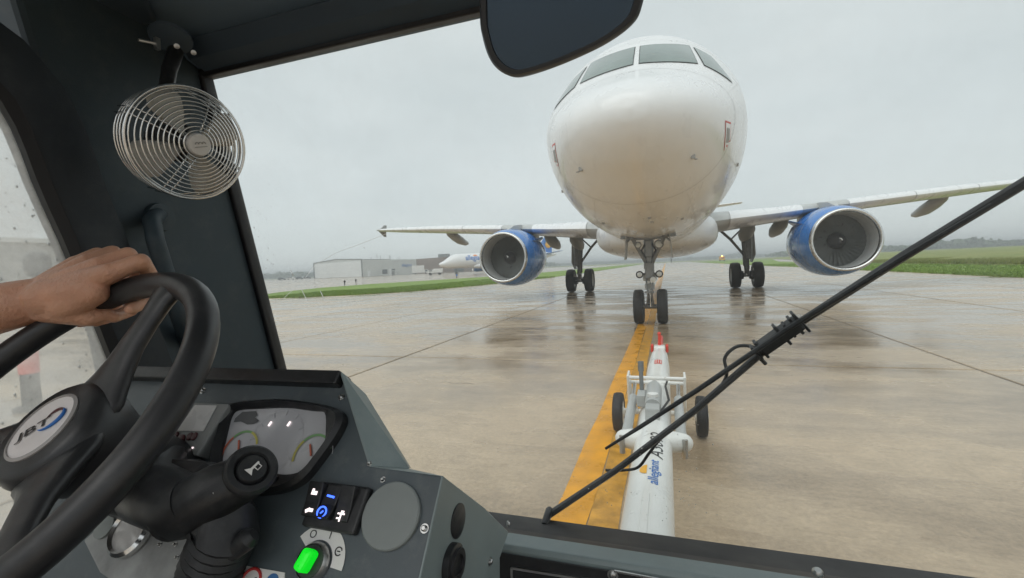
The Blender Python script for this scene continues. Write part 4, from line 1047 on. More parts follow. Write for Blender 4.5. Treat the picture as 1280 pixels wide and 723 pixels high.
# ------------------------------------------------------------------ the tug and its cab
UL = -1.0                                              # inner face of the cab's left side
tug = thing('tow_tug', (CAM[0], CAM[1]+.2, 0), 'dark grey cab interior of an aircraft tow tug with steering wheel', 'tug')
def ws(w): return .919-.2215*w                         # raked windscreen plane
WN = nrm(A(0, 1, .2215)); WP = cab(0, .919, 0)
VS, WS_ = 1.055, -.614                                 # sill
VH, WH = .8135, .476                                   # header
# windscreen
m = MB(); m.prism([cab(UL, VS, WS_), cab(1.25, VS, WS_), cab(1.25, VH, WH), cab(UL, VH, WH)], WN*.006)
glass = obj('windscreen', m, MT['pane'], tug, 0)
def drops(nm, spots, n_out, ex, ey, par, rmin, rmax, mt='drop'):
    m = MB()
    for p in spots:
        r = random.uniform(rmin, rmax)*random.uniform(.6, 1.3); el = random.uniform(1., 1.5)
        rg = []
        for rr, hh in ((1, 0), (.86, .28), (.5, .48), (.08, .55)):
            rg.append([p+ex*r*rr*cos(2*pi*k/9)+ey*r*el*rr*sin(2*pi*k/9)+n_out*r*hh*.55 for k in range(9)])
        m.loft(rg)
    o = obj(nm, m, MT[mt], par, 180, fix=False); o['kind'] = 'stuff'; return o
wex = A(1, 0, 0); wey = nrm(np.cross(WN, wex))
spots = [on_plane(*q, WP, WN)+WN*.0066 for q in
         [(random.gauss(322, 18), random.gauss(300, 40)) for _ in range(60)]+[(random.uniform(330, 460), random.uniform(250, 470)) for _ in range(20)]
         ]
wsp_ = [on_plane(*q, WP, WN)+WN*.0066 for q in [(random.gauss(790, 55), random.gauss(622, 26)) for _ in range(60)]+[(random.gauss(868, 20), random.gauss(612, 32)) for _ in range(38)]]
drops('splash_drop', [p for p in wsp_ if (p-CAM)[2] > WS_+.03], WN, wex, wey, glass, .0005, .0013, 'wdrop')
drops('raindrop', spots, WN, wex, wey, glass, .0007, .0016)
pl = [(481, 293), (440, 309), (420, 316), (392, 332), (378, 350), (352, 374)]
obj('water_streak', MB().tube([on_plane(*q, WP, WN)+WN*.007 for q in pl], .0005, 5), MT['drop'], glass)
for q in (((360, 338), (367, 352)), ((374, 362), (382, 378)), ((398, 365), (404, 377))):
    obj('water_streak', MB().tube([on_plane(*a, WP, WN)+WN*.007 for a in q], .0008, 5), MT['drop'], glass)
# seals round the glass
m = MB()
def wedge(p0, p1, w, t): m.bar(p0, p1, w, t, WN)
wedge(cab(UL, VS, WS_), cab(UL, VH, WH), .022, .03); wedge(cab(UL, VH, WH), cab(1.25, VH, WH), .018, .03)
obj('windscreen_seal', m, MT['rubber'], tug, 0, .004)
m = MB(); sec = [(VS, WS_+.0), (VS+.04, WS_-.015), (VS+.06, WS_-.10), (.80, -.502), (.80, -.49), (1.03, WS_+.012)]
sec = [(1.075, -.626), (1.06, -.616), (.95, -.585), (.81, -.520), (.81, -.56), (1.075, -.72)]
m.prism([cab(-.99, v, w) for v, w in sec], A(2.24, 0, 0)); obj('lower_windscreen_trim', m, MT['rubber'], tug, 0, .006)
obj('firewall', MB().box(cab(.12, 1.06, -.86), (2.22, .02, .28)), MT['plastic'], tug, 0)
# A-pillar panel, door frame, door
m = MB()
lw = [(.47, .56), (VH+.012, .56), (VH+.004, WH), (VS-.03, -.50), (1.05, -.62), (.62, -.62), (.60, -.3), (.56, .1), (.52, .3)]
m.prism([cab(UL, v, w) for v, w in lw], A(-.07, 0, 0)); obj('front_pillar', m, MT['pillar'], tug, 0, .012)
op = [(.655, -.46), (.625, -.32), (.586, -.173), (.552, -.04), (.519, .083), (.503, .135), (.490, .181), (.480, .225), (.470, .262), (.455, .298), (.425, .335), (.38, .36), (.30, .374), (.0, .38), (-.7, .38)]
def offs(pts, d):
    out = []
    for i, p in enumerate(pts):
        a = np.array(pts[max(i-1, 0)]); b = np.array(pts[min(i+1, len(pts)-1)]); t = (b-a)/np.linalg.norm(b-a)
        out.append(np.array(p)+np.array([t[1], -t[0]])*d)
    return out
oo = offs(op, .085); om = offs(op, .03)
rings = [[cab(UL-.03, *a), cab(UL+.022, *a), cab(UL+.032, *b), cab(UL+.030, *c), cab(UL+.006, *c), cab(UL-.03, *c)] for a, b, c in zip(op, om, oo)]
door = obj('door_frame', MB().loft(rings), MT['frame'], tug, 40)
om2 = offs(op, .008); om3 = offs(op, -.008)
obj('window_seal', MB().loft([[cab(UL+.018, *a), cab(UL+.030, *a), cab(UL+.024, *b), cab(UL+.012, *b)] for a, b in zip(om2, om3)]), MT['rubber'], door, 40)
m = MB(); m.prism([cab(UL-.03, v, w) for v, w in ((.655, -.46), (.66, -1.0), (-.7, -1.0), (-.7, -.46))], A(.06, 0, 0)); obj('door_panel', m, MT['frame'], tug, 0, .01)
m = MB(); pg = [cab(UL-.012, v, w) for v, w in op]+[cab(UL-.012, -.7, -.46)]
m.prism(pg, A(.005, 0, 0)); dg = obj('door_window', m, MT['spane'], tug, 0)
sp = []
while len(sp) < 430:
    q = (random.uniform(-140, 150), random.uniform(130, 540)); p = at_u(*q, UL-.0125)
    v, w = (p-CAM)[1:]
    if w < -.45 or w > .37: continue
    lim = np.interp(w, [a[1] for a in op], [a[0] for a in op])
    if v < lim-.01: sp.append(p)
drops('raindrop', sp[:190], A(-1, 0, 0), A(0, 1, 0), A(0, 0, 1), dg, .0007, .0019)
drops('splash_drop', sp[190:], A(-1, 0, 0), A(0, 1, 0), A(0, 0, 1), dg, .0006, .0014, 'wdrop')
# outside mirror beyond the door window
mc = at_u(47, 331, UL-.16)
om_ = obj('outside_mirror', MB().box(mc, (.03, .040, .050)), MT['mframe'], tug, 40, .013)
obj('mirror_arm', MB().tube([mc+A(0, 0, -.03), mc+A(.05, .04, -.12), mc+A(.15, .12, -.2)], .009, 8), MT['mframe'], om_)
# roof
m = MB()
sec = [(VH, WH+.004), (VH+.03, WH+.0), (VH+.06, WH+.06), (.40, .60), (-.28, .60), (-.28, .565), (.45, .555), (.70, .542), (.752, .522), (.775, .495)]
m.prism([cab(UL-.06, v, w) for v, w in sec], A(2.36, 0, 0)); roof = obj('roof', m, MT['roof'], tug, 25)
m = MB(); sec = [(VH-.001, WH+.001), (.772, .492), (.748, .519), (.742, .515), (.764, .486), (VH-.006, WH-.006)]
m.prism([cab(UL+.02, v, w) for v, w in sec], A(2.2, 0, 0)); obj('header_trim', m, MT['roofd'], tug, 0, .003)
RN = nrm(A(0, .05, 1.)); RP = cab(0, .45, .553)
def on_roof(px, py, d=0.): return on_plane(px, py, RP-RN*d, RN)
v_ = [on_roof(*q, .004) for q in ((286, 17), (349, -3), (384, 15), (322, 40))]
c_ = sum(v_)/4
m = MB(); m.prism(v_, A(0, 0, .006)); vis = obj('roof_recess_panel', m, MT['roof'], tug, 0, .004)
m = MB()
for a_, b_ in ((0, 1), (1, 2), (2, 3), (3, 0)): m.bar(v_[a_]-A(0, 0, .001), v_[b_]-A(0, 0, .001), .005, .004)
obj('panel_lip', m, MT['roofd'], vis, 0)
v_ = [on_roof(*q, .012) for q in ((116, -6), (176, -16), (196, 30), (136, 42))]
m = MB(); m.prism(v_, A(0, 0, .014)); obj('dark_roof_pad', m, MT['roofd'], tug, 0, .006)
# cab rear posts, floor and nose of the tug
for u in (1.25,): obj('front_pillar', MB().bar(cab(u, VS, WS_), cab(u, VH, WH), .06, .06, (0, 1, 0)), MT['pillar'], tug, 0, .01)
for u in (UL, 1.25): obj('rear_post', MB().bar(cab(u, -.24, -1.0), cab(u, -.24, .57), .07, .07, (0, 1, 0)), MT['frame'], tug, 0, .01)
obj('floor', MB().box(cab(.12, .1, -1.03), (2.3, 1.9, .06)), MT['plastic'], tug, 0)
m = MB(); m.box(A(CAM[0]+.05, CAM[1]+1.0, .42), (2.2, .16, .30)); obj('front_bumper', m, MT['bumper'], tug, 0, .03)
m = MB(); m.box(A(BX, CAM[1]+1.12, .45), (.16, .10, .14)); obj('hitch', m, MT['trim'], tug, 0, .01)
for u in (-.85, 1.1):
    m = MB(); wheel_disc(m, A(CAM[0]+u, CAM[1]+.55, .33), A(1, 0, 0), .33, .22, 30); obj('road_wheel', m, MT['tyre'], tug, 50)
obj('chassis', MB().box(A(CAM[0]+.12, CAM[1]+.1, .27), (1.6, 2.0, .16)), MT['trim'], tug, 0)

# dashboard: one tilted panel plane
TT = radians(52)
DN = A(0, -sin(TT), cos(TT)); DP = cab(0, .51, -.139); DD = A(0, -cos(TT), -sin(TT)); DX = A(1, 0, 0)
def dp(px, py, off=0.): return on_plane(px, py, DP+DN*off, DN)
def dpoly(pts, off=0.): return [dp(*q, off) for q in pts]
def plate(nm, pts, off, th, mat, par, bevel=.0, smooth=0):
    """flat piece lying on the panel: outline in picture, lying at height off and th thick"""
    m = MB(); m.prism([p-DN*0 for p in dpoly(pts, off)], -DN*th); return obj(nm, m, MT[mat], par, smooth, bevel)
tl_, tr_ = cab(-.86, .51, -.139), dp(433, 469)
B_ = dp(464, 583); Cc = dp(554, 595); Dd = dp(527, 723); De = Dd+DD*.16
front = [cab(-.86, .51, -.139), tr_, B_, Cc, De, cab(-.86, *(De-CAM)[1:])]
m = MB(); m.prism(front, -DN*.004); dash = obj('dashboard', m, MT['dash'], tug, 0, .002)
# visor band along the top edge
m = MB(); e0, e1 = cab(-.86, .51, -.139), tr_
m.prism([e0+DN*.016, e1+DN*.016, e1+DN*.016+DD*.019, e0+DN*.016+DD*.019], -DN*.03); obj('dash_visor', m, MT['plastic'], tug, 0, .002)
# right flank plates
A2, B2 = cab(-.400, .535, -.166), cab(-.300, .478, -.237)
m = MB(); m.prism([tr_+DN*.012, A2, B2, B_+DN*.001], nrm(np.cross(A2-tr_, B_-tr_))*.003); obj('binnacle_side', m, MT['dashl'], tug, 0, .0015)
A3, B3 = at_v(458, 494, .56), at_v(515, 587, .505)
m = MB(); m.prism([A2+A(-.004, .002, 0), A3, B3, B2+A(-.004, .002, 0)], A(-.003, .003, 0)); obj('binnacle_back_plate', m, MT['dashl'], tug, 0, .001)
u_ = (Cc-CAM)[0]
S1, S2, S3 = at_u(607, 636, u_), at_u(636, 665, u_), at_u(625, 698, u_)
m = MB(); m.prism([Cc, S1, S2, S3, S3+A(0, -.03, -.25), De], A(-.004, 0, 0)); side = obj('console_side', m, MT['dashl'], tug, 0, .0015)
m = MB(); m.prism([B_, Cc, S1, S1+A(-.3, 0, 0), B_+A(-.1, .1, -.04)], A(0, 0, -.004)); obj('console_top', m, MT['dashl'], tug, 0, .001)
def side_round(nm, px, py, r, h, mat, par, sy=1.):
    c = at_u(px, py, u_); m = MB(); m.lathe([(r, 0), (r, h), (r*.85, h+.001), (.002, h+.001)], c, A(1, 0, 0), 26); return obj(nm, m, MT[mat], par, 40)
side_round('plug_cap', 572, 651, .019, .0015, 'plastic', side)
so = side_round('power_socket', 562, 704, .021, .008, 'plastic', side); c = at_u(562, 704, u_)
m = MB(); m.lathe([(.017, .008), (.017, .012), (.011, .012), (.010, .004), (.002, .004)], c, A(1, 0, 0), 24); obj('socket_ring', m, MT['ink'], so, 40)
def screw(px, py, par, plane_fn, n, r=.0045):
    c = plane_fn(px, py); m = MB(); m.lathe([(r*1.5, 0), (r*1.5, .001), (r, .001), (r, .003), (r*.6, .0042), (.0005, .0042)], c, n, 14); return obj('screw', m, MT['steel'], par, 40)
screw(531, 661, dash, dp, DN, .0032); screw(612, 702, side, lambda a, b: at_u(a, b, u_), A(1, 0, 0), .0036); screw(427, 497, dash, dp, DN, .003); screw(254, 489, dash, dp, DN, .003); screw(462, 580, dash, dp, DN, .002); screw(479, 600, dash, dp, DN, .0022)
screw(634, 655, side, lambda a, b: at_u(a, b, u_), A(1, 0, 0), .003)
# instrument cluster
bez = [(272, 568), (278, 545), (286, 520), (296, 509), (322, 505), (360, 503.5), (398, 508), (424, 514), (434, 521), (434, 533), (424, 552), (408, 575), (391, 597), (376, 609), (356, 617), (330, 620), (300, 618), (280, 604), (270, 588)]
c0 = sum(dpoly(bez))/len(bez)
m = MB(); o_ = round_outline(dpoly(bez)); i1 = [c0+(p-c0)*.93 for p in o_]
lens = [(283, 570), (288, 546), (294, 523), (303, 515), (330, 513), (362, 512), (394, 516), (411, 519), (413, 540), (411, 556), (400, 572), (390, 586), (378, 594), (360, 596), (343, 593), (330, 597), (308, 600), (290, 592), (283, 582)]
l_ = round_outline(dpoly(lens))
m.loft([[p for p in o_], [p+DN*.012 for p in o_], [p+DN*.017 for p in i1], [p+DN*.010 for p in l_], [p+DN*.004 for p in l_]], caps=False)
clu = obj('instrument_cluster', m, MT['plastic'], tug, 40)
fp = [p+DN*.005 for p in l_]; m = MB(); m.add(fp, [tuple(range(len(fp)))]); obj('gauge_face', m, MT['face'], clu, 0)
def arc_strip(px, py, r, a0, a1, w, mat, nm, off=.0062, n=14):
    c = dp(px, py, 0.)+DN*off; m = MB(); G = [[], []]
    for k in range(n+1):
        a = radians(a0+(a1-a0)*k/n); d = DX*cos(a)-DD*sin(a)
        G[0].append(c+d*r); G[1].append(c+d*(r+w))
    m.grid(G); return obj(nm, m, MT[mat], clu, 0, fix=False)
for px, py, r in ((303, 566, .024), (393, 572, .024)):
    arc_strip(px, py, r, 25, 75, .003, 'gyel' if px < 350 else 'ggreen', 'gauge_arc'); arc_strip(px, py, r, 75, 140, .003, 'ggreen', 'gauge_arc'); arc_strip(px, py, r, 140, 200, .003, 'gred' if px < 350 else 'gyel', 'gauge_arc')
    c = dp(px, py)+DN*.007; m = MB(); m.bar(c, c+(DX*-.35-DD*.6)*.022, .0022, .001, DN); obj('needle', m, MT['gred'], clu, 0)
    arc_strip(px, py, r*1.18, 10, 215, .0006, 'faint', 'gauge_ring', .0058, 40)
arc_strip(347, 553, .040, 0, 360, .0007, 'faint', 'gauge_ring', .0058, 48)
for k in range(9):
    a = radians(-30+k*30); c = dp(347, 553)+DN*.0060+(DX*cos(a)-DD*sin(a))*.034; m = MB(); m.bar(c, c+(DX*cos(a)-DD*sin(a))*.006, .0014, .0004, DN); obj('gauge_tick', m, MT['faint'], clu, 0)
for px in (341.5, 365):
    c = dp(px, 532)+DN*.0064; m = MB(); m.bar(c-DX*.001+DD*.003, c+DX*.001-DD*.003, .0028, .0006, DN); obj('warning_light', m, MT['lit_w'], clu, 0)
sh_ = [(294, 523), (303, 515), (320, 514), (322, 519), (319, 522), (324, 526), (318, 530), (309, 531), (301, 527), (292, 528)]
m = MB(); q = dpoly(sh_, .0062); m.add(q, [tuple(range(len(q)))]); obj('shadow_patch', m, MT['shadow_face'], clu, 0)  # shadow in the face's corner, painted as a darker patch
for px in (343, 352.5):
    c = dp(px, 604)+DN*.014; m = MB(); m.box(c, (.008, .008, .006), np.stack([DX, -DD, DN], 1)); obj('push_button', m, MT['ink'], clu, 0, .001)
# display unit
dv_ = plate('display_unit', [(243, 503), (286, 505), (246, 570), (205, 565)], .020, .020, 'device', tug, .002)
RB = np.stack([DX, -DD, DN], 1)
plate('lcd_screen', [(243.5, 506.5), (270.5, 507), (253.5, 539), (221, 538.5)], .0212, .001, 'screen', dv_)
for px, py, rx, ry in ((223.5, 554, .0085, .0115), (220, 545.5, .004, .006), (238, 546, .005, .0055), (243.5, 546, .004, .0055), (232, 559, .0038, .0045)):
    c = dp(px, py, .0205); m = MB(); m.loft([[c+DX*rx*f*cos(a)+(-DD)*ry*f*sin(a)+DN*h for a in np.linspace(0, 2*pi, 16, endpoint=False)] for f, h in ((1, 0), (1, .0015), (.8, .0025))]); obj('keypad_button', m, MT['btn'], dv_, 40)
c = dp(241, 560, .0205); m = MB(); m.lathe([(.0013, 0), (.001, .001)], c, DN, 8); obj('indicator', m, MT['lit_w'], dv_)
# rocker switches
hq = [(398, 601), (462, 609), (441, 669), (375, 657)]
rk = plate('switch_housing', hq, .010, .012, 'plastic', tug, .003)
def hqp(u, v):
    q = [np.array(a, float) for a in hq]; return tuple((1-v)*((1-u)*q[0]+u*q[1])+v*((1-u)*q[3]+u*q[2]))
for k in range(3):
    u0, u1 = .06+.30*k, .06+.30*k+.27
    t0, t1, mdl, mdr, b0, b1 = (dp(*hqp(u, v)) for u, v in ((u0, .08), (u1, .08), (u0, .5), (u1, .5), (u0, .80), (u1, .80)))
    hi0, hi1 = (.020, .012) if k != 1 else (.013, .019)
    m = MB(); lo = [p+DN*.009 for p in (t0, t1, mdr, b1, b0, mdl)]; up = [t0+DN*hi0, t1+DN*hi0, mdr+DN*.0135, b1+DN*hi1, b0+DN*hi1, mdl+DN*.0135]
    m.v = [tuple(p) for p in lo+up]; m.f = [(6, 7, 8, 11), (11, 8, 9, 10), (0, 1, 7, 6), (1, 2, 8, 7), (2, 3, 9, 8), (3, 4, 10, 9), (4, 5, 11, 10), (5, 0, 6, 11)]
    sw = obj('rocker_switch', m, MT['plastic'], rk, 0, .0012)
    def sp_(u, v):
        base = (1-u)*(t0 if v < .5 else mdl)+u*(t1 if v < .5 else mdr); nxt = (1-u)*(mdl if v < .5 else b0)+u*(mdr if v < .5 else b1)
        f_ = v*2 if v < .5 else v*2-1; h_ = (hi0*(1-f_)+.0135*f_) if v < .5 else (.0135*(1-f_)+hi1*f_)
        return base*(1-f_)+nxt*f_+DN*(h_+.0008)
    def blob(u, v, a, b, mat, rot=0):
        c = sp_(u, v); ex = DX*cos(rot)-DD*sin(rot); ey = np.cross(DN, ex); m = MB(); m.box(c, (a, b, .0006), np.stack([ex, ey, DN], 1)); obj('switch_icon', m, MT[mat], rk, 0)
    if k == 0:
        blob(.55, .28, .0075, .004, 'lit_w'); blob(.45, .25, .003, .006, 'lit_w'); blob(.42, .80, .006, .0035, 'lit_w', .5); blob(.66, .78, .004, .0035, 'lit_w')
    elif k == 1:
        blob(.5, .30, .010, .0022, 'lit_b', -.1)
        c = sp_(.45, .80); m = MB(); m.tube([c+DX*.0055*cos(a)-DD*.0055*sin(a) for a in np.linspace(0, 2*pi, 18, endpoint=False)], .0009, 6, closed=True); obj('switch_icon', m, MT['lit_b'], rk); blob(.45, .80, .004, .0014, 'lit_b', .8)
    else:
        blob(.5, .82, .0016, .011, 'lit_w'); blob(.5, .74, .009, .0016, 'lit_w'); blob(.62, .70, .0016, .004, 'lit_w'); blob(.38, .9, .0045, .0016, 'lit_w')
# grey blanking disc
c = dp(490, 645); rdx = np.linalg.norm(dp(526, 645)-c); m = MB(); m.lathe([(rdx, 0), (rdx, .004), (rdx*.96, .0055), (.002, .0055)], c, DN, 48); obj('blanking_disc', m, MT['disc'], tug, 40)
# lit key switch with its legend
c = dp(394, 703); m = MB(); m.lathe([(.019, 0), (.019, .006), (.0165, .010), (.0165, .004)], c, DN, 28, caps=False); ks = obj('key_switch', m, MT['steel'], tug, 40)
m = MB(); ax_ = nrm(DX*.80+(-DD)*.60); m.box(c+DN*.015, (.022, .0125, .018), np.stack([nrm(-DD*.9+DX*.25), np.cross(DN, nrm(-DD*.9+DX*.25)), DN], 1)); obj('green_knob', m, MT['lit_g'], ks, 0, .004)
m = MB(); m.lathe([(.0158, .002), (.0158, .009), (.002, .010)], c, DN, 24); obj('knob_base', m, MT['plastic'], ks, 40)
m = MB(); G = [[], []]
for k in range(17):
    a = radians(-5+150*k/16); d = DX*cos(a)-DD*sin(a); G[0].append(c+DN*.0012+d*.021); G[1].append(c+DN*.0012+d*.036)
m.grid(G); lgd = obj('switch_legend', m, MT['sticker'], ks, 0, fix=False)
for tx_, a in (('O', 118), ('I', 72)):
    d = DX*cos(radians(a))-DD*sin(radians(a)); obj('legend_mark', text_on(tx_, c+d*.0285+DN*.0018, DX, -DD, height=.008), MT['ink'], ks, 0, fix=False)
m = MB(); d = DX*cos(radians(28))-DD*sin(radians(28)); q = c+d*.0285+DN*.0018
m.tube([q+DX*.004*cos(a)-DD*.004*sin(a) for a in np.linspace(.3, 5.6, 14)], .0006, 5); m.bar(q-DX*.002, q+DX*.002, .001, .0004, DN); obj('legend_mark', m, MT['ink'], ks)
# safety sticker at the bottom edge
sk = plate('warning_sticker', [(283, 703), (356, 716), (352, 760), (262, 742)], .0012, .001, 'sticker', tug)
m = MB(); m.lathe([(.0155, 0), (.0155, .0008), (.001, .0008)], dp(289, 722, .0012), DN, 26); obj('blue_roundel', m, MT['stblue'], sk, 40)
m = MB(); c = dp(289, 722, .0024); m.bar(c-DX*.006, c+DX*.006, .002, .0005, DN); m.bar(c+DX*.001-DD*.005, c+DX*.006, .002, .0005, DN); obj('arrow_mark', m, MT['sticker'], sk, 0)
m = MB(); m.tube([dp(313, 727, .002)+(DX*cos(a)-DD*sin(a))*.012 for a in np.linspace(0, 2*pi, 26, endpoint=False)], .0016, 6, closed=True); obj('red_ring', m, MT['stred'], sk)
m = MB(); c = dp(313, 727, .002); m.bar(c-DX*.006+DD*.004, c+DX*.006-DD*.004, .002, .0005, DN); obj('red_slash', m, MT['ink'], sk, 0)
m = MB(); m.lathe([(.008, 0), (.008, .0008), (.001, .0008)], dp(340, 728, .0012), DN, 20); obj('blue_roundel', m, MT['stblue'], sk, 40)
# dusty plate below the column with its chrome ring
dq = [(104, 676), (133, 650), (166, 645), (204, 648), (245, 668), (247, 691), (236, 716), (230, 730), (140, 727), (124, 716)]
dpl = plate('lower_plate', dq, .010, .008, 'dusty', tug, .002)
c = dp(167, 663, .012); m = MB(); m.lathe([(.030, 0), (.030, .006), (.026, .009), (.024, .005)], c, DN, 34, caps=False); rg_ = obj('chrome_ring', m, MT['chrome'], dpl, 40)
m = MB(); m.lathe([(.0245, .004), (.001, .004)], c, DN, 30); obj('ring_glass', m, MT['screen'], rg_, 40)
c = dp(133, 659, .010); m = MB(); m.lathe([(.014, 0), (.014, .004), (.001, .006)], c, DN, 20); obj('grey_button', m, MT['disc'], dpl, 40)
for q in ((201, 681), (222, 697), (220, 681)): screw(*q, dpl, lambda a, b: dp(a, b, .010), DN, .0016)
# passenger side of the dash
zt, vt0, vt1 = -.5, .802, .758
m = MB(); ul_ = -.30
sec = [(.806, -.503), (.762, -.499), (.756, -.506), (.742, -.80), (.80, -.82)]
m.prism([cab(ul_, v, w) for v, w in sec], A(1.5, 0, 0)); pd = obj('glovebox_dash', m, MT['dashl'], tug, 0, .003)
m = MB(); m.prism([cab(ul_+.0, v, w) for v, w in ((.7535, -.510), (.7515, -.510), (.7395, -.795), (.7415, -.795))], A(1.5, 0, 0)); obj('glovebox_front', m, MT['plastic'], tug, 0, .001)
def gf(px, py, off=0.): return on_plane(px, py, cab(0, .7515-off, -.51), nrm(A(0, -1, .042)))
g0, g1 = gf(640, 709), gf(716, 721)
m = MB(); e = g1-g0
m.bar(g0-A(0, .002, 0), g0-A(0, .002, 0)+nrm(e)*.30, .004, .004); m.bar(g0-A(0, .002, 0), g0-A(0, .002, .10), .004, .004, (1, 0, 0)); obj('bezel_strip', m, MT['steel'], pd, 0)
m = MB(); q = gf(768, 713); m.bar(q-A(0, .002, 0), q+A(.26, -.002, -.006), .003, .003); obj('bezel_strip', m, MT['steel'], pd, 0)
screw(766, 719, pd, gf, A(0, -1, 0), .006)
m = MB(); c = at_v(1022, 716, .80); m.lathe([(.008, 0), (.008, .002), (.005, .006), (.001, .006)], c, A(0, -.3, 1), 14); obj('screw', m, MT['steel'], pd, 40)

# ------------------------------------------------------------------ steering wheel and column
SC = cab(-.6252, .2866, -.1361); SN = nrm(A(-.0407, -.7077, .7054)); SR = .19
sa_ = nrm(np.cross(A(1, 0, 0), SN)); sa_ = -sa_ if sa_[1] < 0 else sa_      # towards the top of the wheel
sx_ = nrm(np.cross(sa_, SN)); sx_ = -sx_ if sx_[0] < 0 else sx_           # towards the right
def wp(deg, r, h=0.): return SC+(sx_*cos(radians(deg))+sa_*sin(radians(deg)))*r+SN*h
stw = obj('steering_wheel', MB().tube([wp(360*k/72, SR) for k in range(72)], .0158, 18, closed=True), MT['wheelp'], tug, 180)
HUB = -.030
for a in (78, 198, 318):
    rg_ = []
    for f_, w, t_, h in ((.02, .048, .016, HUB-.006), (.05, .044, .015, HUB-.004), (.065, .034, .014, HUB+.0), (.085, .025, .0125, HUB+.006), (.11, .0195, .011, HUB+.014), (.14, .0175, .010, -.009), (.165, .019, .011, -.003), (.178, .024, .011, 0.), (.187, .034, .009, 0.)):
        c = wp(a, f_, h); tx = nrm(np.cross(SN, wp(a, 1)-SC))
        rg_.append([c+tx*w*cos(q)+SN*t_*sin(q) for q in np.linspace(0, 2*pi, 16, endpoint=False)])
    obj('spoke', MB().loft(rg_), MT['wheelp'], stw, 180)
hub = obj('hub', MB().lathe([(.052, HUB-.045), (.060, HUB-.02), (.060, HUB+.002), (.056, HUB+.012), (.050, HUB+.017), (.001, HUB+.018)], SC, SN, 44), MT['wheelp'], stw, 40)
obj('badge_rim', MB().lathe([(.038, HUB+.0165), (.038, HUB+.019), (.035, HUB+.0205), (.0345, HUB+.019)], SC, SN, 44, caps=False), MT['badge_rim'], stw, 40)
obj('badge', MB().lathe([(.0352, HUB+.0188), (.001, HUB+.0196)], SC, SN, 44), MT['badge'], stw, 60)
bdir = nrm(sx_*cos(radians(43))+sa_*sin(radians(43))); bup = nrm(np.cross(SN, bdir))
bc = SC+SN*(HUB+.0205)
obj('badge_lettering', text_on('JBT', bc-bdir*.008, bdir, bup, width=.036, height=.014, bold=.012), MT['ink'], stw, 0, fix=False)
m = MB(); cc_ = bc+bdir*.011
m.tube([cc_+bdir*.0145*cos(a)+bup*.011*sin(a) for a in np.linspace(-2.6, .9, 20)], [.0005+.0013*sin(pi*k/19) for k in range(20)], 6); obj('badge_swoosh', m, MT['logoblue'], stw)
m = MB(); m.tube([cc_+bdir*(.003+.011*cos(a))+bup*.0095*sin(a) for a in np.linspace(-.6, 2.4, 18)], [.0004+.0011*sin(pi*k/17) for k in range(18)], 6); obj('badge_swoosh', m, MT['btn'], stw)
# column shroud down to the panel
ce = SC-SN*.21
obj('steering_column', MB().lathe([(.046, 0), (.050, .05), (.050, .12), (.045, .165)], ce, SN, 32), MT['plastic'], tug, 60)
m = MB(); m.box(SC-SN*.150+sx_*.045-sa_*.015, (.17, .07, .07), np.stack([sx_, sa_, SN], 1)); obj('column_switch_box', m, MT['plastic'], tug, 0, .018)
# multifunction stalk with horn button
k1 = at_v(314, 588, .352); k0 = at_v(212, 648, .335)
kd = nrm(k1-k0); kface = nrm(kd*.50+nrm(CAM-k1)*.62+A(0, -.1, .22))
stk = obj('control_stalk', MB().tube([k0, k0+(k1-k0)*.35, k0+(k1-k0)*.62-kface*.004, k1-kface*.022, k1-kface*.006], [.024, .0285, .0275, .0235, .0240], 26), MT['plastic'], tug, 50)
obj('horn_button', MB().lathe([(.0235, -.008), (.0255, -.002), (.0250, .0025), (.0225, .0055), (.0170, .0055), (.0145, .0015), (.0140, .0050), (.0125, .0066), (.001, .0072)], k1, kface, 34), MT['plastic'], stk, 40)
obj('column_shroud', MB().tube([SC-SN*.10, SC-SN*.14+sx_*.02, (SC-SN*.15+k0)/2+SN*.006, k0+(k1-k0)*.22, k0+(k1-k0)*.36], [.040, .043, .038, .033, .030], 26, flat=.92), MT['plastic'], tug, 60)
kx = nrm(_R-kface*np.dot(_R, kface)); ky = np.cross(kface, kx)
def kp(a, b): return k1+kface*.0082+kx*a+ky*b
m = MB(); q = nrm(A(.42, .9, 0)); 
def hrn(t, s_): return kp(q[0]*t-q[1]*s_, q[1]*t+q[0]*s_)
m.prism([hrn(-.0065, -.0046), hrn(-.0065, .0046), hrn(-.002, .0012), hrn(.0075, .0010), hrn(.0075, -.0010), hrn(-.002, -.0012)], kface*.0004)
m.tube([hrn(.001, -.001), hrn(.001, -.005), hrn(.006, -.005), hrn(.006, -.001)], .0006, 5); obj('horn_icon', m, MT['lit_w'] if False else MT['sticker'], stk, 0)
for f_ in (.40, .55):
    p = k0+(k1-k0)*f_; m = MB(); m.bar(p+nrm(CAM-p)*.0275, p+nrm(CAM-p)*.0275+A(0, 0, -.007), .002, .001); obj('stalk_mark', m, MT['sticker'], stk, 0)
bel = [SC-SN*.16+sx_*.05, dp(285, 660, .05), dp(268, 700, .03), dp(258, 735, .01)]
pts = []
for k in range(25):
    t = k/24*3; i = min(int(t), 2); f_ = t-i; pts.append(bel[i]*(1-f_)+bel[i+1]*f_)
obj('cable_boot', MB().tube(pts, [.030+.003*(k % 2) for k in range(25)], 18), MT['plastic'], tug, 30)
obj('small_lever', MB().tube([dp(262, 705, .03), dp(290, 690, .045), dp(312, 672, .05), dp(318, 668, .05)], [.009, .010, .011, .006], 12), MT['plastic'], tug)
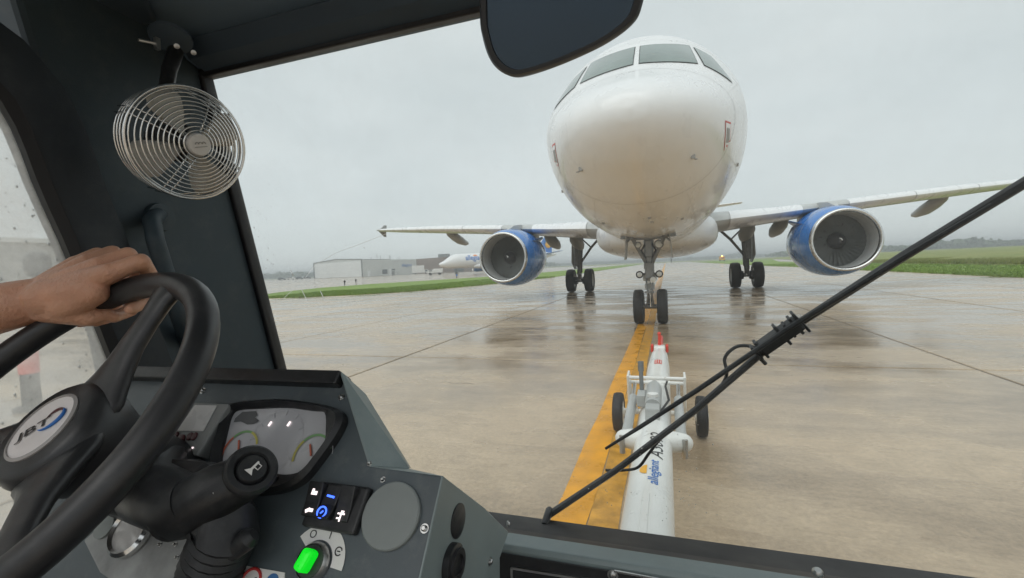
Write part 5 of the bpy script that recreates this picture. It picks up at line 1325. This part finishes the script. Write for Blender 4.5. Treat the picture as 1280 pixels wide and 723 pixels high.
# grab handle on the pillar
gh = [at_u(198, 268, UL+.0), at_u(190, 276, UL+.045), at_u(194, 300, UL+.06), at_u(205, 335, UL+.06), at_u(222, 390, UL+.055), at_u(236, 430, UL+.0)]
pts = []
for k in range(26):
    t = k/25*5; i = min(int(t), 4); f_ = t-i; pts.append(gh[i]*(1-f_)+gh[i+1]*f_)
obj('grab_handle', MB().tube(pts, .0155, 16), MT['pillar'], tug, 180)
m = MB(); m.lathe([(.03, 0), (.028, .012), (.001, .014)], at_u(198, 272, UL), A(1, 0, 0), 20); obj('handle_mount', m, MT['pillar'], tug, 40)
# ------------------------------------------------------------------ interior mirror
mo = [(601, -60), (601, 20), (604, 46), (612, 72), (624, 88), (641, 96), (662, 93), (700, 80), (745, 60), (775, 42), (795, 24), (803, 6), (807, -20), (806, -70), (780, -110), (640, -110), (612, -90)]
MN = nrm(A(.10, -1, -.30)); MP = at_v(700, 20, .50)
mp_ = round_outline([on_plane(*q, MP, MN) for q in mo]); mc_ = sum(mp_)/len(mp_)
def sc_(f_, d): return [mc_+(p-mc_)*f_+MN*d for p in mp_]
mir = obj('cab_mirror', MB().loft([sc_(.80, -.040), sc_(.94, -.030), sc_(1., -.012), sc_(1., .004), sc_(.97, .008), sc_(.90, .008), sc_(.89, .004)]), MT['mframe'], tug, 50)
q = sc_(.895, .0045); m = MB(); m.add(q, [tuple(range(len(q)))]); obj('mirror_glass', m, MT['mirror'], mir, 0)
m = MB(); m.tube([mc_-MN*.03, cab((mc_-CAM)[0], .70, .50), cab((mc_-CAM)[0], .74, .53)], .012, 10); obj('mirror_arm', m, MT['mframe'], mir)
# ------------------------------------------------------------------ wiper outside the glass
def wsp(px, py, off=.03): return on_plane(px, py, WP+WN*off, WN)
ar = [wsp(683, 646, .02), wsp(770, 588, .035), wsp(870, 512, .04), wsp(985, 413, .045), wsp(1130, 320, .045), wsp(1285, 226, .04), wsp(1350, 186, .04)]
wip = obj('wiper', MB().tube(ar, [.012, .010, .0095, .0105, .0115, .012, .011], 10, flat=.7), MT['wiper'], tug)
bl = [wsp(757, 561, .018), wsp(800, 534, .015), wsp(870, 489, .012), wsp(985, 411, .012), wsp(1130, 322, .012), wsp(1240, 256, .012)]
obj('wiper_blade', MB().tube(bl, [.003, .0045, .005, .005, .005, .003], 8), MT['wiper'], wip)
m = MB()
p0, p1 = wsp(950, 437, .03), wsp(1000, 402, .03)
m.bar(p0, p1, .026, .03, WN); obj('blade_coupling', m, MT['wiper'], wip, 0, .005)
for k, f_ in enumerate((-.1, .02, .55, .72, .88, 1.0)):
    p = p0+(p1-p0)*f_; pr = nrm(np.cross(p1-p0, WN)); l_ = .016+.007*((k*7) % 3)/2
    obj('coupling_fin', MB().bar(p-pr*l_, p+pr*l_, .005, .02, WN), MT['wiper'], wip, 0, .001)
def smooth_path(pts, n=8):
    P = [np.asarray(p) for p in pts]; out = []
    for i in range(len(P)-1):
        a, b, c, d = P[max(i-1, 0)], P[i], P[i+1], P[min(i+2, len(P)-1)]
        for k in range(n):
            t = k/n; out.append(.5*((2*b)+(-a+c)*t+(2*a-5*b+4*c-d)*t*t+(-a+3*b-3*c+d)*t**3))
    return out+[P[-1]]
obj('washer_hose', MB().tube(smooth_path([wsp(*q, .05) for q in ((757, 588), (780, 588), (798, 584), (812, 566), (830, 545), (880, 507), (907, 473), (906, 448), (920, 434), (938, 433), (952, 440))]), .0034, 8), MT['hose'], wip)
obj('washer_nozzle', MB().tube([wsp(945, 443, .045), wsp(957, 455, .05)], .004, 8), MT['hose'], wip)
obj('wiper_pivot', MB().lathe([(.009, -.03), (.009, .022), (.006, .028), (.001, .029)], wsp(684, 646, .0), WN, 18), MT['wiper'], wip, 40)

# ------------------------------------------------------------------ clip-on fan hanging below the roof
FC = at_v(238, 180, .60); FN = nrm(-_F+_R*1.75-_U*.42)
fx = nrm(_R-FN*np.dot(_R, FN)); fy = np.cross(FN, fx)
FR = .094
fan = thing('cab_fan', cab(-.93, .72, .5), 'chrome wire-caged fan with grey blades hung below the cab roof', 'fan')
def fpnt(a, r, h): return FC+fx*r*cos(a)+fy*r*sin(a)+FN*h
def dome(r): return .030*(1-(r/FR)**2)
cage = obj('cage', MB().tube([fpnt(2*pi*k/48, FR, -.002) for k in range(48)], .0026, 8, closed=True), MT['chrome'], fan, 180)
for i in range(11):
    r = .023+i*.0067; obj('cage_ring', MB().tube([fpnt(2*pi*k/48, r, dome(r)) for k in range(48)], .0013, 6, closed=True), MT['chrome'], cage, 180)
for i, h in enumerate((-.016, -.032, -.048)): obj('cage_ring', MB().tube([fpnt(2*pi*k/48, FR*(1.0-.02*i), h) for k in range(48)], .0015, 6, closed=True), MT['chrome'], cage, 180)
for i in range(4):
    for dq_ in (-.006, .006):
        a = pi/4+i*pi/2+.12; d = fx*cos(a)+fy*sin(a); s_ = np.cross(FN, d)
        obj('cage_spoke', MB().tube([FC+d*r+s_*dq_+FN*(dome(r)-.002) for r in (.02, .045, .07, .09, FR)]+[FC+d*FR+s_*dq_-FN*.05], .0012, 6), MT['chrome'], cage, 180)
obj('hub_cap', MB().lathe([(.019, .020), (.019, .030), (.017, .033), (.001, .034)], FC, FN, 30), MT['screen'], fan, 40)
for k in (-1, 0, 1): obj('hub_mark', MB().tube([FC+FN*.0348+fx*(.0055*k+.0026*cos(a))+fy*(.001+.0034*sin(a)) for a in np.linspace(0, pi, 9)], .0006, 5), MT['seam'], fan)
obj('hub_mark', MB().bar(FC+FN*.0346-fx*.010-fy*.0035, FC+FN*.0346+fx*.010-fy*.0035, .0012, .0006, FN), MT['seam'], fan, 0)
obj('motor', MB().lathe([(.028, -.10), (.034, -.09), (.034, -.035), (.014, -.02), (.012, .018)], FC, FN, 28), MT['plastic'], fan, 40)
for i in range(4):
    a0 = pi/2+.25+i*pi/2; rows = []
    for r, w0, w1 in ((.012, -.20, .25), (.03, -.36, .38), (.055, -.42, .44), (.078, -.38, .42), (.090, -.22, .30)):
        rows.append([fpnt(a0+w0+(w1-w0)*t, r, -.016+.015*t) for t in np.linspace(0, 1, 7)])
    o = obj('fan_blade', MB().grid(rows), MT['fanblade'], fan, 180, fix=False)
    sm = o.modifiers.new('solid', 'SOLIDIFY'); sm.thickness = .0016
bk0 = at_u(215, 66, UL+.06)
m = MB(); m.lathe([(.038, 0), (.036, .006), (.02, .010), (.001, .011)], bk0+A(0, 0, .03), A(.25, -.3, -.9), 26); obj('mount_cup', m, MT['roofd'], fan, 40)
m = MB(); m.tube([bk0+A(.01, -.0, .0), bk0+A(.03, -.03, -.05), FC-FN*.09+A(0, 0, .05), FC-FN*.07], [.014, .013, .012, .012], 12); obj('mount_arm', m, MT['plastic'], fan)
m = MB(); q = bk0+A(.03, -.05, -.01); m.tube([q, q-fx*.03+fy*.004], .003, 8); m.box(q, (.008, .008, .022)); obj('thumb_screw', m, MT['steel'], fan)
for dxy in ((12, -8), (33, 0)):
    q = at_u(215+dxy[0]-6, 66+dxy[1], UL+.10); obj('mount_bolt', MB().lathe([(.005, 0), (.005, .004), (.001, .005)], q, nrm(CAM-q), 10), MT['steel'], fan, 40)

# ------------------------------------------------------------------ driver's arm and hand on the wheel
def at_d(px, py, dep): return CAM+ray(px, py)*dep          # point at a distance along the view axis
def hand_mesh():
    caps = []                                            # (a, b, ra, rb)
    W = at_d(42, 376, .600); E_ = W+A(-.185, -.165, -.055); Sh = E_+A(.02, -.26, .10)
    K = [at_d(140, 341, .588), at_d(126, 333, .603), at_d(110, 329, .622), at_d(95, 330, .642)]
    PIP = [at_d(176, 327, .600), at_d(160, 319, .624), at_d(141, 316, .650), at_d(122, 317, .668)]
    DIP = [at_d(187, 343, .636), at_d(172, 340, .664), at_d(152, 340, .686), at_d(130, 340, .700)]
    T1 = [at_d(183, 376, .640), at_d(163, 388, .656), at_d(141, 395, .668), at_d(118, 400, .676)]
    T2 = [at_d(164, 387, .608), at_d(142, 397, .618), at_d(120, 402, .628), at_d(100, 404, .640)]
    for i, rr in enumerate((.0098, .0100, .0096, .0084)):
        caps += [(K[i], PIP[i], rr*1.25, rr*1.10), (PIP[i], DIP[i], rr*1.10, rr*.98), (DIP[i], T1[i], rr*.98, rr*.92), (T1[i], T2[i], rr*.92, rr*.78)]
        caps.append((W+(K[i]-W)*.15, K[i], .0215, rr*1.36))
    # palm bulk on the driver's side of the rim
    caps += [(at_d(60, 374, .594), at_d(112, 362, .590), .0255, .0205), (at_d(84, 382, .590), at_d(118, 366, .588), .0200, .0160), (at_d(70, 362, .608), at_d(112, 348, .602), .024, .019)]
    # thumb: leaves the palm near its base and lies under the rim
    caps += [(at_d(58, 386, .596), at_d(88, 393, .592), .0185, .0140), (at_d(88, 393, .592), at_d(112, 398, .600), .0140, .0112), (at_d(112, 398, .600), at_d(132, 393, .612), .0112, .0090)]
    for k in range(7):
        f0, f1 = k/7, (k+1)/7
        r0, r1 = (np.interp(f_, [0, .3, .75, 1], [.042, .045, .034, .029]) for f_ in (f0, f1))
        caps.append((E_+(W-E_)*f0, E_+(W-E_)*f1, r0, r1))
    caps.append((E_, Sh, .043, .052))
    m = MB()
    for a, b, ra, rb in caps:
        d = nrm(b-a); L_ = np.linalg.norm(b-a); prof = []
        for k in range(6): q = pi/2*(1-k/5); prof.append((max(ra*cos(q), .0004), -ra*sin(q)))
        for k in range(6): q = pi/2*k/5; prof.append((max(rb*cos(q), .0004), L_+rb*sin(q)))
        m.lathe(prof, a, d, 18)
    return m, K, E_, Sh
hm, fingers, EL, SHD = hand_mesh()
proot = thing('person', (CAM[0]-.85, CAM[1]-.1, .4), 'bare forearm and hand of the driver gripping the steering wheel', 'person')
me = bpy.data.meshes.new('arm'); off = np.array(proot.location)
me.from_pydata([tuple(np.array(p)-off) for p in hm.v], [], hm.f)
bm = bmesh.new(); bm.from_mesh(me); bmesh.ops.remove_doubles(bm, verts=bm.verts, dist=1e-6); bmesh.ops.recalc_face_normals(bm, faces=bm.faces); bm.to_mesh(me); bm.free()
tmp = link('arm_tmp', me, MT['skin'], proot)
r_ = tmp.modifiers.new('r', 'REMESH'); r_.mode = 'VOXEL'; r_.voxel_size = .0022
s_ = tmp.modifiers.new('s', 'SMOOTH'); s_.factor = .5; s_.iterations = 7
bpy.context.view_layer.update()
ev = tmp.evaluated_get(bpy.context.evaluated_depsgraph_get())
me2 = bpy.data.meshes.new_from_object(ev); me2.name = 'arm'
for p in me2.polygons: p.use_smooth = True
me2.materials.clear(); me2.materials.append(MT['skin'])
bpy.data.objects.remove(tmp)
arm = link('arm', me2, MT['skin'], proot)

# ------------------------------------------------------------------ damp air over the field
HZ = True
if HZ:
    m = MB(); m.box((0, 900, 6.5), (4200, 3800, 15.2))
    hz = obj('haze', m, None, None, 0); tag(hz, 'thin damp haze over the airfield', 'haze', kind='stuff')
    hm_ = bpy.data.materials.new('haze'); hm_.use_nodes = True; nt = hm_.node_tree; nt.nodes.clear()
    o_ = nt.nodes.new('ShaderNodeOutputMaterial'); v_ = nt.nodes.new('ShaderNodeVolumePrincipled')
    v_.inputs['Color'].default_value = (.93, .96, .98, 1); v_.inputs['Density'].default_value = .0016; v_.inputs['Anisotropy'].default_value = .2
    nt.links.new(v_.outputs[0], o_.inputs['Volume']); hz.data.materials.append(hm_)
